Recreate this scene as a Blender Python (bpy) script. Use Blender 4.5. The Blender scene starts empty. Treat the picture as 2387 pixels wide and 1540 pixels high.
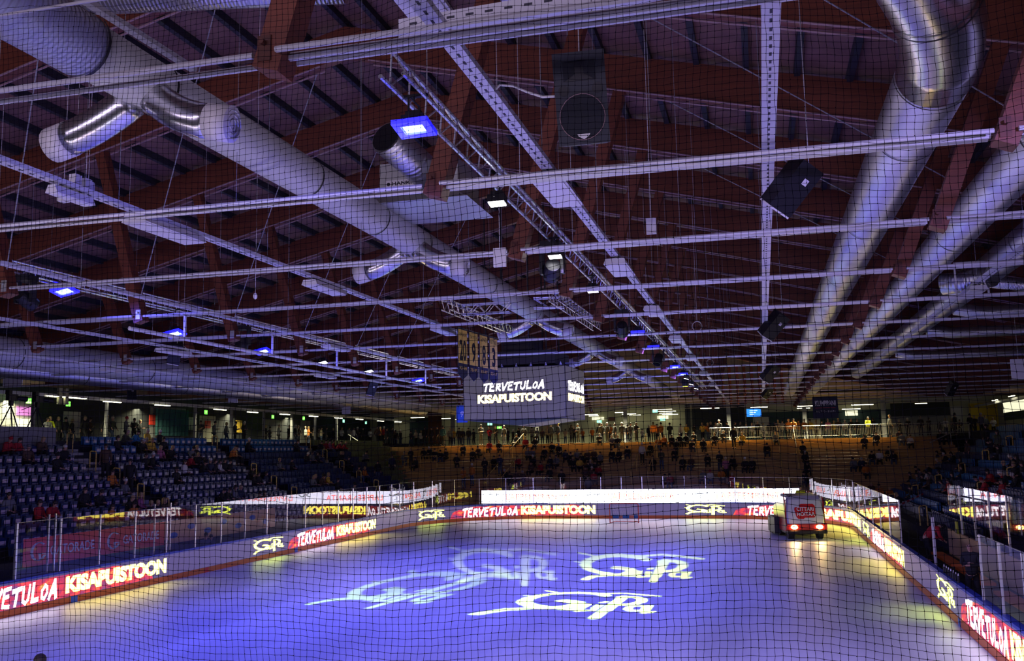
import bpy, math, random
from mathutils import Vector, Matrix
import numpy as np
R_ = random.Random(7)
# ------------------------------------------------------------------ camera, world, exposure
YAW, PIT, ROL, FPX, H = 0.2567, 0.1278, -0.0182, 2186.03, 4.684
CXP, CYP = 1193.5, 770.0
_c, _s = math.cos(YAW), math.sin(YAW)
F = Vector((-_s*math.cos(PIT), _c*math.cos(PIT), math.sin(PIT)))
_R = Vector((_c, _s, 0)); _U = _R.cross(F)
R2 = math.cos(ROL)*_R + math.sin(ROL)*_U
U2 = -math.sin(ROL)*_R + math.cos(ROL)*_U
EYE = Vector((0, 0, H))
sc = bpy.context.scene
col = sc.collection
cd = bpy.data.cameras.new('camera'); cam = bpy.data.objects.new('camera', cd); col.objects.link(cam)
cd.sensor_width = 36; cd.lens = FPX/2387*36; cd.clip_start = 0.05; cd.clip_end = 400
cam.matrix_world = Matrix(((R2.x, U2.x, -F.x, 0), (R2.y, U2.y, -F.y, 0), (R2.z, U2.z, -F.z, H), (0, 0, 0, 1)))
sc.camera = cam
w = bpy.data.worlds.new('world'); sc.world = w; w.use_nodes = True
w.node_tree.nodes['Background'].inputs[0].default_value = (0.35, 0.35, 0.6, 1)
w.node_tree.nodes['Background'].inputs[1].default_value = 0.02
sc.view_settings.view_transform = 'Standard'; sc.view_settings.look = 'None'
sc.view_settings.gamma = 1; sc.view_settings.exposure = 0.0; sc.view_settings.use_curve_mapping = False
cy = sc.cycles
cy.use_adaptive_sampling = True; cy.adaptive_threshold = 0.05; cy.max_bounces = 4; cy.diffuse_bounces = 2; cy.glossy_bounces = 2; cy.transmission_bounces = 2; cy.transparent_max_bounces = 12
cy.sample_clamp_indirect = 6; cy.use_denoising = True; cy.caustics_reflective = False; cy.caustics_refractive = False

def at(u, v, X=None, Y=None, Z=None):
    d = F + R2*((u-CXP)/FPX) + U2*((CYP-v)/FPX)
    if X is not None: t = X/d.x
    elif Y is not None: t = Y/d.y
    else: t = (Z-H)/d.z
    return EYE + d*t
def px(P):
    p = Vector(P)-EYE; d = p.dot(F)
    return CXP+FPX*p.dot(R2)/d, CYP-FPX*p.dot(U2)/d

XC, XL, XR, YN, YF, RC = -8.76, -22.22, 4.70, 4.73, 64.73, 8.5
LIGHTS = []
def lamp(kind, name, loc, energy, color, tgt=None, parent=None, **k):
    d = bpy.data.lights.new(name, kind); d.energy = energy; d.color = color
    for a, b in k.items(): setattr(d, a, b)
    o = bpy.data.objects.new(name, d); col.objects.link(o); o.location = loc
    if tgt is not None:
        o.rotation_euler = (Vector(tgt)-Vector(loc)).to_track_quat('-Z', 'Y').to_euler()
    if parent is not None: o.parent = parent
    return o
# ---- wash lamps hanging from the two lighting trusses (housings are built further down)
WASH_R = [(8.75, 'b'), (11.9, 'w'), (15.6, 'w'), (19.35, 'l'), (26.9, 'b'), (31.0, 'b'), (38.9, 'b'), (43.0, 'b')]
WASH_L = [(at(u, v, X=-14.63), k) for u, v, k in ((150, 680, 'b'), (407, 779, 'b'), (612, 820, 'b'), (752, 847, 'l'), (860, 867, 'l'), (975, 888, 'b'))]
CL = {'b': (0.10, 0.10, 1.0), 'w': (0.44, 0.34, 1.0), 'l': (0.36, 0.30, 1.0)}
PW = {'b': 1250, 'w': 1500, 'l': 1000}
for y, k in WASH_R:
    lamp('SPOT', 'wash_lamp_light', (-3.25, y-.06, 7.84), PW[k], CL[k], {'b': (-8.5, y+3, 0), 'w': (.5, y-1, 0), 'l': (-1.5, y+2, 0)}[k], spot_size=2.5, spot_blend=0.9, shadow_soft_size=0.15)
for q, k in WASH_L:
    lamp('SPOT', 'wash_lamp_light', (q.x+.02, q.y-.05, q.z-.12), PW[k], CL[k], (-11.5, q.y+3, 0), spot_size=2.5, spot_blend=0.9, shadow_soft_size=0.12)
lamp('SPOT', 'wash_lamp_light', (4.3, 6.76, 7.7), 1700, (0.42, 0.33, 1.0), (1.0, 17, 0), spot_size=2.0, spot_blend=0.9, shadow_soft_size=0.12)  # extra lamp out of view, added to lift the near right ice
# ---- concourse tube lighting round the hall, plus added terrace and near-end fills
def area(loc, sx, sy, e, c, tgt): return lamp('AREA', 'concourse_fill', loc, e, c, tgt, shape='RECTANGLE', size=sx, size_y=sy, spread=2.1)
WARM = (1.0, 0.93, 0.55)
for x in (-24, -14, -4, 6):
    area((x, 90, 8.2), 7, 0.6, 900, WARM, (x, 92, 0)).data.spread = 2.4
    area((x, 84.2, 8.2), 7, 0.4, 900, WARM, (x, 81.6, 2)).data.spread = 1.45  # added row aimed steeply down to brighten the terrace
for y in (46, 58, 70, 80): area((-39.8, y, 8.0), 0.6, 8, 420, WARM, (-40.2, y, 0)).data.spread = 2.7
for y in (55, 72): area((19.5, y, 7.8), 0.5, 9, 300, WARM, (19.5, y, 0))
area((-9, -5, 8.2), 24, 1.5, 520, (0.82, 0.66, 1.0), (-9, 30, 9.5))  # unseen lilac fill added behind the camera

# ------------------------------------------------------------------ materials
M = {}
def mat(name, color, rough=0.6, metal=0.0, emis=None, es=0.0, noise=None, bump=None, spec=None, wave=None):
    m = bpy.data.materials.new(name); m.use_nodes = True; nt = m.node_tree; b = nt.nodes['Principled BSDF']
    b.inputs['Base Color'].default_value = (*color, 1); b.inputs['Roughness'].default_value = rough; b.inputs['Metallic'].default_value = metal
    if spec is not None: b.inputs['Specular IOR Level'].default_value = spec
    if emis: b.inputs['Emission Color'].default_value = (*emis, 1); b.inputs['Emission Strength'].default_value = es
    L = nt.links; tc = nt.nodes.new('ShaderNodeTexCoord')
    if noise:
        c2, scale, det = noise[:3]; mp = nt.nodes.new('ShaderNodeMapping'); n = nt.nodes.new('ShaderNodeTexNoise')
        mp.inputs['Scale'].default_value = noise[3] if len(noise) > 3 else (1, 1, 1)
        n.inputs['Scale'].default_value = scale; n.inputs['Detail'].default_value = det
        r = nt.nodes.new('ShaderNodeValToRGB'); r.color_ramp.elements[0].position = 0.35; r.color_ramp.elements[1].position = 0.68
        r.color_ramp.elements[0].color = (*color, 1); r.color_ramp.elements[1].color = (*c2, 1)
        L.new(tc.outputs['Object'], mp.inputs[0]); L.new(mp.outputs[0], n.inputs['Vector']); L.new(n.outputs['Fac'], r.inputs[0]); L.new(r.outputs[0], b.inputs['Base Color'])
    if bump:
        n = nt.nodes.new('ShaderNodeTexNoise'); n.inputs['Scale'].default_value = bump[0]; n.inputs['Detail'].default_value = 3
        bp = nt.nodes.new('ShaderNodeBump'); bp.inputs['Strength'].default_value = bump[1]; bp.inputs['Distance'].default_value = 0.02
        L.new(tc.outputs['Object'], n.inputs['Vector']); L.new(n.outputs['Fac'], bp.inputs['Height']); L.new(bp.outputs[0], b.inputs['Normal'])
    if wave:  # seams wound round a duct: bands along the duct's local length (uv)
        uv = nt.nodes.new('ShaderNodeUVMap'); wv = nt.nodes.new('ShaderNodeTexWave'); wv.wave_type = 'BANDS'; wv.bands_direction = 'X'
        wv.inputs['Scale'].default_value = wave[0]; wv.inputs['Distortion'].default_value = wave[2] if len(wave) > 2 else 0.0
        bp = nt.nodes.new('ShaderNodeBump'); bp.inputs['Strength'].default_value = wave[1]; bp.inputs['Distance'].default_value = 0.02
        L.new(uv.outputs[0], wv.inputs['Vector']); L.new(wv.outputs['Fac'], bp.inputs['Height']); L.new(bp.outputs[0], b.inputs['Normal'])
    M[name] = m; return m
mat('glulam', (0.19, 0.048, 0.024), 0.55, noise=((0.125, 0.032, 0.017), 3, 6, (0.6, 0.6, 6)))
mat('glulam_dark', (0.13, 0.035, 0.018), 0.6, noise=((0.07, 0.02, 0.012), 4, 5, (1, 1, 5)))
mat('deck', (0.15, 0.070, 0.060), 0.8, noise=((0.23, 0.115, 0.095), 1.6, 8))
mat('joist', (0.018, 0.018, 0.026), 0.7)
mat('steel_wire', (0.32, 0.32, 0.36), 0.5, 0.1)
mat('steel_pale', (0.62, 0.62, 0.66), 0.45, 0.1)
mat('steel_rod', (0.66, 0.66, 0.70), 0.35, 0.2)
mat('conduit', (0.35, 0.22, 0.24), 0.5)
mat('alu', (0.75, 0.75, 0.78), 0.28, 0.85)
mat('cable_tray', (0.66, 0.66, 0.72), 0.5, 0.1)
mat('hole', (0.05, 0.05, 0.07), 0.8)
mat('duct_spiral', (0.62, 0.63, 0.66), 0.33, 0.9, wave=(3.2, 0.35))
mat('duct_flex', (0.55, 0.57, 0.64), 0.5, 0.25, wave=(2.2, 0.9))
mat('duct_smooth', (0.5, 0.51, 0.53), 0.5, 0.35, bump=(30, 0.25))
mat('duct_shiny', (0.66, 0.67, 0.70), 0.24, 0.95)
mat('duct_white', (0.72, 0.70, 0.72), 0.5)
mat('black', (0.012, 0.012, 0.016), 0.5)
mat('speaker_black', (0.03, 0.034, 0.048), 0.6)
mat('grille', (0.014, 0.016, 0.024), 0.8, bump=(200, 0.3))
mat('white_paint', (0.78, 0.77, 0.78), 0.5)
mat('cable_white', (0.8, 0.8, 0.8), 0.5)
mat('netting', (0.004, 0.004, 0.009), 0.95, spec=0.1)
mat('rail_yellow', (0.85, 0.62, 0.16), 0.5)
mat('rail_steel', (0.5, 0.52, 0.5), 0.4, 0.5)
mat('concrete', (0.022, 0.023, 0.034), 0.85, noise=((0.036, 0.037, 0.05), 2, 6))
mat('step_edge', (0.42, 0.42, 0.42), 0.8)
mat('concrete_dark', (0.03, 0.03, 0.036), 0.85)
mat('board_white', (0.5, 0.5, 0.58), 0.4)
mat('led_dark', (0.10, 0.10, 0.18), 0.4, emis=(0.27, 0.20, 0.50), es=0.30)
mat('cap_blue', (0.02, 0.06, 0.42), 0.4)
mat('kick_orange', (0.62, 0.13, 0.02), 0.5)
mat('mark_blue', (0.02, 0.12, 0.5), 0.5); mat('mark_red', (0.6, 0.01, 0.02), 0.5)
mat('let_white', (0.8, 0.8, 0.8), 0.5, emis=(1.0, 0.93, 0.98), es=5.5)
mat('let_yellow', (0.8, 0.8, 0.3), 0.5, emis=(1.0, 0.80, 0.10), es=8.5)
mat('let_logo', (0.8, 0.8, 0.3), 0.5, emis=(0.80, 0.92, 0.09), es=8.5)
mat('cube_white', (0.8, 0.8, 0.8), 0.5, emis=(1.0, 0.97, 1.0), es=7)
mat('cube_gold', (0.8, 0.7, 0.3), 0.5, emis=(1.0, 0.74, 0.22), es=7)
mat('banner_led', (0.8, 0.8, 0.8), 0.5, emis=(0.84, 0.80, 1.0), es=8)
mat('banner_red', (0.8, 0.1, 0.1), 0.5, emis=(1.0, 0.13, 0.09), es=7.5)
mat('banner_grey', (0.2, 0.2, 0.22), 0.5, emis=(0.5, 0.55, 0.6), es=2.2)
mat('lamp_white', (0.9, 0.9, 0.9), 0.5, emis=(0.96, 0.94, 1.0), es=22)
mat('lamp_blue', (0.3, 0.3, 0.9), 0.5, emis=(0.0, 0.0, 1.0), es=2.2)  # glow colour of the halo built round the blue lamps
mat('lamp_bluecore', (0.5, 0.5, 0.9), 0.5, emis=(0.55, 0.85, 1.0), es=4)
mat('lamp_lilac', (0.6, 0.6, 0.9), 0.5, emis=(0.75, 0.72, 1.0), es=10)
mat('lamp_yellow', (0.8, 0.9, 0.1), 0.5, emis=(0.85, 1.0, 0.05), es=3)
mat('tube_warm', (0.9, 0.9, 0.7), 0.5, emis=(1.0, 0.95, 0.62), es=7)
mat('exit_green', (0.1, 0.8, 0.1), 0.5, emis=(0.18, 1.0, 0.08), es=2.0)
mat('exit_teal', (0.1, 0.8, 0.6), 0.5, emis=(0.35, 1.0, 0.65), es=1.6)
mat('headlamp', (1, 0.8, 0.4), 0.5, emis=(1.0, 0.60, 0.16), es=18)
mat('screen_blue', (0.05, 0.2, 0.7), 0.4, emis=(0.02, 0.22, 1.0), es=1.6)
mat('screen_text', (0.7, 0.8, 1), 0.4, emis=(0.55, 0.75, 1.0), es=1.6)
mat('pink_screen', (0.7, 0.2, 0.6), 0.5, emis=(0.75, 0.25, 0.65), es=1.0)
mat('sign_lit', (0.9, 0.9, 0.7), 0.5, emis=(1.0, 0.97, 0.66), es=1.0)
mat('wall_cream', (0.60, 0.60, 0.40), 0.8, noise=((0.52, 0.52, 0.35), 0.6, 3))
mat('wall_dark', (0.03, 0.034, 0.042), 0.8)
mat('wall_teal', (0.04, 0.075, 0.075), 0.8)
mat('wall_grey', (0.22, 0.22, 0.23), 0.8)
mat('wall_white', (0.55, 0.55, 0.52), 0.8)
mat('wall_yellow', (0.85, 0.62, 0.03), 0.7)
mat('door_cream', (0.62, 0.60, 0.46), 0.6)
mat('curtain', (0.03, 0.12, 0.13), 0.8)
mat('wood_floor', (0.56, 0.33, 0.10), 0.6, noise=((0.46, 0.26, 0.075), 3, 5, (0.4, 4, 4)))
mat('gap', (0.03, 0.018, 0.01), 0.9)
mat('seat_blue', (0.014, 0.035, 0.14), 0.45); mat('seat_bright', (0.01, 0.12, 0.36), 0.45)
mat('seat_green', (0.20, 0.26, 0.10), 0.45)
mat('seat_label', (0.60, 0.50, 0.58), 0.6); mat('seat_label_white', (0.7, 0.7, 0.7), 0.6)
mat('bracket', (0.03, 0.03, 0.035), 0.5)
mat('ban_gold', (1.0, 0.72, 0.14), 0.7); mat('ban_navy', (0.018, 0.022, 0.05), 0.7); mat('ban_black', (0.01, 0.01, 0.012), 0.7)
mat('ban_red', (0.85, 0.06, 0.035), 0.5); mat('ban_tan', (0.65, 0.38, 0.18), 0.6); mat('ban_blue', (0.04, 0.12, 0.42), 0.6)
mat('flag_blue', (0.03, 0.12, 0.45), 0.7)
mat('red_stripe', (0.7, 0.03, 0.03), 0.5)
mat('cube_case', (0.04, 0.035, 0.045), 0.55); mat('cube_face', (0.045, 0.04, 0.05), 0.6, emis=(0.5, 0.44, 0.5), es=0.12)
mat('zam_white', (0.6, 0.6, 0.68), 0.2, spec=0.6); mat('zam_red', (0.55, 0.02, 0.02), 0.25, spec=0.6); mat('rubber', (0.012, 0.012, 0.012), 0.8)
mat('bench_orange', (0.65, 0.14, 0.02), 0.5); mat('bench_wall', (0.75, 0.50, 0.22), 0.6)
mat('jersey_green', (0.40, 0.45, 0.03), 0.7)
mat('green_leaf', (0.03, 0.07, 0.04), 0.7)
def glass(name, tint, ior, rough=0.02):
    m = bpy.data.materials.new(name); m.use_nodes = True; nt = m.node_tree; nt.nodes.clear()
    o = nt.nodes.new('ShaderNodeOutputMaterial'); mx = nt.nodes.new('ShaderNodeMixShader'); t = nt.nodes.new('ShaderNodeBsdfTransparent')
    g = nt.nodes.new('ShaderNodeBsdfGlossy'); f = nt.nodes.new('ShaderNodeFresnel'); ge = nt.nodes.new('ShaderNodeNewGeometry'); mr = nt.nodes.new('ShaderNodeMapRange'); mr.inputs['To Min'].default_value = ior; mr.inputs['To Max'].default_value = 1/ior
    nt.links.new(ge.outputs['Backfacing'], mr.inputs['Value']); nt.links.new(mr.outputs[0], f.inputs['IOR'])
    t.inputs[0].default_value = (*tint, 1); g.inputs['Roughness'].default_value = rough; f.inputs['IOR'].default_value = ior
    n = nt.nodes.new('ShaderNodeTexNoise'); n.inputs['Scale'].default_value = 0.35; n.inputs['Detail'].default_value = 0; bp = nt.nodes.new('ShaderNodeBump')
    bp.inputs['Strength'].default_value = 0.05; bp.inputs['Distance'].default_value = 0.02
    tc = nt.nodes.new('ShaderNodeTexCoord'); nt.links.new(tc.outputs['Object'], n.inputs['Vector']); nt.links.new(n.outputs['Fac'], bp.inputs['Height']); nt.links.new(bp.outputs[0], g.inputs['Normal'])
    nt.links.new(f.outputs[0], mx.inputs[0]); nt.links.new(t.outputs[0], mx.inputs[1]); nt.links.new(g.outputs[0], mx.inputs[2]); nt.links.new(mx.outputs[0], o.inputs[0])
    M[name] = m
glass('rink_glass', (0.92, 0.93, 0.96), 1.72)
def ice_mat():
    m = mat('ice', (0.78, 0.79, 0.84), 0.46, spec=0.45); nt = m.node_tree; b = nt.nodes['Principled BSDF']; L = nt.links
    tc = nt.nodes.new('ShaderNodeTexCoord'); mp = nt.nodes.new('ShaderNodeMapping'); mp.inputs['Scale'].default_value = (0.5, 0.13, 1); mp.inputs['Rotation'].default_value = (0, 0, 0.5)
    n = nt.nodes.new('ShaderNodeTexNoise'); n.inputs['Scale'].default_value = 0.9; n.inputs['Detail'].default_value = 7
    r = nt.nodes.new('ShaderNodeValToRGB'); r.color_ramp.elements[0].position = 0.40; r.color_ramp.elements[1].position = 0.60
    r.color_ramp.elements[0].color = (0.55, 0.58, 0.72, 1); r.color_ramp.elements[1].color = (0.72, 0.75, 0.90, 1)
    L.new(tc.outputs['Object'], mp.inputs[0]); L.new(mp.outputs[0], n.inputs['Vector']); L.new(n.outputs['Fac'], r.inputs[0]); L.new(r.outputs[0], b.inputs['Base Color'])
    n2 = nt.nodes.new('ShaderNodeTexNoise'); n2.inputs['Scale'].default_value = 6; n2.inputs['Detail'].default_value = 6; mp2 = nt.nodes.new('ShaderNodeMapping'); mp2.inputs['Scale'].default_value = (2, 0.25, 1)
    bp = nt.nodes.new('ShaderNodeBump'); bp.inputs['Strength'].default_value = 0.10; bp.inputs['Distance'].default_value = 0.01
    L.new(tc.outputs['Object'], mp2.inputs[0]); L.new(mp2.outputs[0], n2.inputs['Vector']); L.new(n2.outputs['Fac'], bp.inputs['Height']); L.new(bp.outputs[0], b.inputs['Normal'])
ice_mat()
def flame_mat():   # the LED screen's own red flame picture
    m = bpy.data.materials.new('led_flame'); m.use_nodes = True; nt = m.node_tree; b = nt.nodes['Principled BSDF']; L = nt.links
    b.inputs['Base Color'].default_value = (0.2, 0.05, 0.08, 1)
    uv = nt.nodes.new('ShaderNodeUVMap'); n = nt.nodes.new('ShaderNodeTexNoise'); n.inputs['Scale'].default_value = 3.2; n.inputs['Detail'].default_value = 3
    r = nt.nodes.new('ShaderNodeValToRGB'); e = r.color_ramp.elements
    e[0].position = 0.33; e[0].color = (0.14, 0.07, 0.26, 1); e[1].position = 0.74; e[1].color = (1.9, 0.75, 0.12, 1)
    x = e.new(0.45); x.color = (0.50, 0.03, 0.10, 1); x = e.new(0.60); x.color = (1.1, 0.07, 0.05, 1)
    L.new(uv.outputs[0], n.inputs['Vector']); L.new(n.outputs['Fac'], r.inputs[0]); L.new(r.outputs[0], b.inputs['Emission Color']); b.inputs['Emission Strength'].default_value = 1.0
    M['led_flame'] = m
flame_mat()

# ------------------------------------------------------------------ mesh builder
class MB:
    def __init__(s): s.v = []; s.f = []; s.m = []; s.uv = {}; s.cm = 0
    def quad(s, a, b, c, d, uv=None):
        i = len(s.v); s.v += [tuple(a), tuple(b), tuple(c), tuple(d)]; s.f.append((i, i+1, i+2, i+3)); s.m.append(s.cm)
        if uv: s.uv[len(s.f)-1] = uv
    def box(s, lo, hi, T=None):
        i = len(s.v); x0, y0, z0 = lo; x1, y1, z1 = hi
        P = [(x0, y0, z0), (x1, y0, z0), (x1, y1, z0), (x0, y1, z0), (x0, y0, z1), (x1, y0, z1), (x1, y1, z1), (x0, y1, z1)]
        if T is not None: P = [tuple(T @ Vector(p)) for p in P]
        s.v += P
        for f in ((0, 3, 2, 1), (4, 5, 6, 7), (0, 1, 5, 4), (1, 2, 6, 5), (2, 3, 7, 6), (3, 0, 4, 7)):
            s.f.append(tuple(i+k for k in f)); s.m.append(s.cm)
        return s
    def cbox(s, c, d, T=None): return s.box([c[k]-d[k]/2 for k in range(3)], [c[k]+d[k]/2 for k in range(3)], T)
    def bar(s, a, b, w, h, up=(0, 0, 1), taper=1):    # rectangular bar a->b, w across, h along 'up'
        a, b = Vector(a), Vector(b); d = (b-a).normalized(); u = Vector(up); sd = d.cross(u)
        if sd.length < 1e-4: u = Vector((0, 1, 0)); sd = d.cross(u)
        sd.normalize(); u = sd.cross(d); i = len(s.v)
        for p, k in ((a, 1), (b, taper)):
            for x, y in ((-1, -1), (1, -1), (1, 1), (-1, 1)): s.v.append(tuple(p+sd*(x*w/2*k)+u*(y*h/2*k)))
        for f in ((0, 1, 2, 3), (7, 6, 5, 4), (0, 4, 5, 1), (1, 5, 6, 2), (2, 6, 7, 3), (3, 7, 4, 0)):
            s.f.append(tuple(i+k for k in f)); s.m.append(s.cm)
        return s
    def tube(s, pts, r, n=8, caps=True, uvs=1.0):
        pts = [Vector(p) for p in pts]; N = len(pts); rs = r if isinstance(r, (list, tuple)) else [r]*N
        base = len(s.v); ref = None; L = 0; ls = [0]
        for k in range(1, N): L += (pts[k]-pts[k-1]).length; ls.append(L)
        for k, p in enumerate(pts):
            t = (pts[min(k+1, N-1)]-pts[max(k-1, 0)]).normalized()
            if ref is None:
                ref = t.cross(Vector((0, 0, 1)))
                if ref.length < 0.01: ref = t.cross(Vector((0, 1, 0)))
                ref.normalize()
            else: ref = (ref - t*ref.dot(t)).normalized()
            b = t.cross(ref)
            for j in range(n):
                a = 2*math.pi*j/n; s.v.append(tuple(p+ref*(math.cos(a)*rs[k])+b*(math.sin(a)*rs[k])))
        for k in range(N-1):
            for j in range(n):
                j2 = (j+1) % n; s.f.append((base+k*n+j, base+k*n+j2, base+(k+1)*n+j2, base+(k+1)*n+j)); s.m.append(s.cm)
                s.uv[len(s.f)-1] = ((ls[k]*uvs+j/n*0.3, j/n), (ls[k]*uvs+(j+1)/n*0.3, (j+1)/n), (ls[k+1]*uvs+(j+1)/n*0.3, (j+1)/n), (ls[k+1]*uvs+j/n*0.3, j/n))
        if caps:
            s.f.append(tuple(base+j for j in range(n))[::-1]); s.m.append(s.cm)
            s.f.append(tuple(base+(N-1)*n+j for j in range(n))); s.m.append(s.cm)
        return s
    def cyl(s, a, b, r, n=16, r2=None): return s.tube([a, b], [r, r2 if r2 is not None else r], n)
    def ball(s, c, r, n=10, m=7, sc3=(1, 1, 1)):
        i = len(s.v); c = Vector(c)
        for a in range(m+1):
            th = math.pi*a/m
            for j in range(n):
                ph = 2*math.pi*j/n; s.v.append((c.x+r*sc3[0]*math.sin(th)*math.cos(ph), c.y+r*sc3[1]*math.sin(th)*math.sin(ph), c.z+r*sc3[2]*math.cos(th)))
        for a in range(m):
            for j in range(n): s.f.append((i+a*n+j, i+(a+1)*n+j, i+(a+1)*n+(j+1) % n, i+a*n+(j+1) % n)); s.m.append(s.cm)
        return s
    def poly(s, pts):
        i = len(s.v); s.v += [tuple(p) for p in pts]; s.f.append(tuple(range(i, i+len(pts)))); s.m.append(s.cm); return s
    def prism(s, pts, dv):      # polygon extruded along dv
        dv = Vector(dv); n = len(pts); i = len(s.v); s.v += [tuple(p) for p in pts]+[tuple(Vector(p)+dv) for p in pts]
        s.f.append(tuple(range(i, i+n))[::-1]); s.m.append(s.cm); s.f.append(tuple(range(i+n, i+2*n))); s.m.append(s.cm)
        for k in range(n): s.f.append((i+k, i+(k+1) % n, i+n+(k+1) % n, i+n+k)); s.m.append(s.cm)
        return s
    def build(s, name, m, parent=None, smooth=False, mods=None):
        me = bpy.data.meshes.new(name); me.from_pydata(s.v, [], s.f)
        for x in (m if isinstance(m, (list, tuple)) else [m]): me.materials.append(M[x])
        if s.uv:
            ul = me.uv_layers.new(name='UVMap').data
            for p in me.polygons:
                q = s.uv.get(p.index)
                if q and len(q) == p.loop_total:
                    for k in range(p.loop_total): ul[p.loop_start+k].uv = q[k]
        if any(s.m): me.polygons.foreach_set('material_index', s.m)
        if smooth: me.polygons.foreach_set('use_smooth', [len(f) == 4 for f in s.f])
        me.update()
        o = bpy.data.objects.new(name, me); col.objects.link(o)
        if parent is not None: o.parent = parent
        return o
def tag(o, label=None, cat=None, group=None, kind=None):
    if label: o['label'] = label
    if cat: o['category'] = cat
    if group: o['group'] = group
    if kind: o['kind'] = kind
    return o
def struct(o, label=None): o['kind'] = 'structure'; o['label'] = label or o.name.replace('_', ' '); o['category'] = o.name.split('_')[0]; return o
def empty(name, loc, label, cat, group=None, rz=0):
    o = bpy.data.objects.new(name, None); col.objects.link(o); o.location = loc; o.rotation_euler[2] = rz; o.empty_display_size = 0.2
    return tag(o, label, cat, group)
def rel(o, kid):  # keep a child's world-built mesh in place below an empty
    kid.parent = o; kid.location = -Vector(o.location) if o.rotation_euler[2] == 0 else kid.location
    return kid
def child(parent, mb, name, m, smooth=False, label=None):
    o = mb.build(name, m, None, smooth); o.parent = parent
    o.matrix_parent_inverse = Matrix.Identity(4)
    p = Vector(parent.location); q = parent.parent
    while q is not None: p += Vector(q.location); q = q.parent
    o.location = -p if parent.rotation_euler[2] == 0 else (0, 0, 0)
    if label: o['label'] = label
    return o
ORD = ['first', 'second', 'third', 'fourth', 'fifth', 'sixth', 'seventh', 'eighth', 'ninth', 'tenth', 'eleventh', 'twelfth', 'thirteenth', 'fourteenth', 'fifteenth', 'sixteenth', 'seventeenth', 'eighteenth', 'nineteenth', 'twentieth']
def ordn(i): return ORD[i] if i < 20 else ('%d%s' % (i+1, {1: 'st', 2: 'nd', 3: 'rd'}.get((i+1) % 10, 'th')))

# ------------------------------------------------------------------ text and strokes
def text2d(t, size=1.0, bold=0.0, shear=0.0, spacing=1.0):
    c = bpy.data.curves.new('t', 'FONT'); c.body = t; c.size = size; c.offset = bold; c.shear = shear; c.space_character = spacing; c.resolution_u = 3
    o = bpy.data.objects.new('t', c); col.objects.link(o); dg = bpy.context.evaluated_depsgraph_get(); dg.update()
    me = bpy.data.meshes.new_from_object(o.evaluated_get(dg)); V = [(v.co.x, v.co.y) for v in me.vertices]; Fs = [tuple(p.vertices) for p in me.polygons]
    bpy.data.objects.remove(o); bpy.data.curves.remove(c); bpy.data.meshes.remove(me)
    xs = [v[0] for v in V]; ys = [v[1] for v in V]; x0, x1, y0, y1 = min(xs), max(xs), min(ys), max(ys)
    return [((x-x0)/(x1-x0), (y-y0)/(y1-y0)) for x, y in V], Fs      # in the unit box
def put2d(mb, VF, f):      # f(u,v)->point
    V, Fs = VF; i = len(mb.v); mb.v += [tuple(f(x, y)) for x, y in V]
    for q in Fs: mb.f.append(tuple(i+k for k in q)); mb.m.append(mb.cm)
STROKE = {  # hand-brushed capitals, unit cell
 'T': [[(0, .9), (.95, 1)], [(.5, .95), (.42, 0)]], 'E': [[(.8, .95), (.1, .9), (.12, .05), (.85, 0)], [(.1, .5), (.65, .55)]],
 'R': [[(.12, 0), (.15, .95), (.7, .95), (.75, .6), (.15, .5)], [(.3, .48), (.9, 0)]], 'V': [[(.0, .95), (.35, 0), (.95, 1)]],
 'U': [[(.1, .95), (.15, .15), (.5, 0), (.8, .2), (.85, 1)]], 'L': [[(.15, .95), (.15, .05), (.85, .08)]],
 'O': [[(.5, .9), (.15, .6), (.2, .15), (.55, .05), (.85, .4), (.75, .8), (.45, .92)]], 'A': [[(.0, 0), (.55, 1), (.9, 0)], [(.15, .35), (.8, .35)]]}
def ribbon(pts, w):       # polyline -> list of quads (2d)
    out = []
    for (x0, y0), (x1, y1) in zip(pts, pts[1:]):
        L = math.hypot(x1-x0, y1-y0) or 1e-6; nx, ny = -(y1-y0)/L*w/2, (x1-x0)/L*w/2; ex, ey = (x1-x0)/L*w*.35, (y1-y0)/L*w*.35
        out.append([(x0-ex+nx, y0-ey+ny), (x0-ex-nx, y0-ey-ny), (x1+ex-nx, y1+ey-ny), (x1+ex+nx, y1+ey+ny)])
    return out
def brush2d(word, w=0.17):
    V = []; Fs = []; n = len(word); k = 0
    for ch in word:
        for st in STROKE[ch]:
            for q in ribbon([((x*.86+.07), y*(.92+.1*math.sin(k*2.1))) for x, y in st], w*(1+.15*math.sin(k*3))):
                i = len(V); V += [((x+k+0.18*(y-.5))/n, y) for x, y in q]; Fs.append((i, i+1, i+2, i+3))
        k += 1
    return V, Fs
def arc(cx, cy, rx, ry, a0, a1, n=14): return [(cx+rx*math.cos(math.radians(a0+(a1-a0)*i/n)), cy+ry*math.sin(math.radians(a0+(a1-a0)*i/n))) for i in range(n+1)]
LOGO = [  # club emblem: swept ring over a script word with a tail and sparks (x 0..1, y 0..1)
 (arc(.34, .62, .27, .30, 40, 255), .09), (arc(.30, .42, .17, .13, 80, -95, 9), .10), ([(.28, .29), (.12, .22), (.05, .10)], .08),
 (arc(.46, .34, .06, .09, 0, 360, 9), .05), ([(.53, .44), (.54, .22), (.58, .24)], .05), ([(.61, .42), (.62, .24)], .05), ([(.61, .52), (.62, .55)], .05),
 ([(.70, .80), (.69, .05)], .08), (arc(.74, .62, .13, .17, 120, -110, 10), .08), (arc(.88, .34, .06, .09, 0, 360, 9), .05), ([(.95, .44), (.95, .2), (1.0, .24)], .05),
 ([(.40, .88), (.66, .96), (.97, .86)], .05), ([(.03, .98), (.20, .86)], .03), ([(.0, .72), (.08, .70)], .03)]
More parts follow.
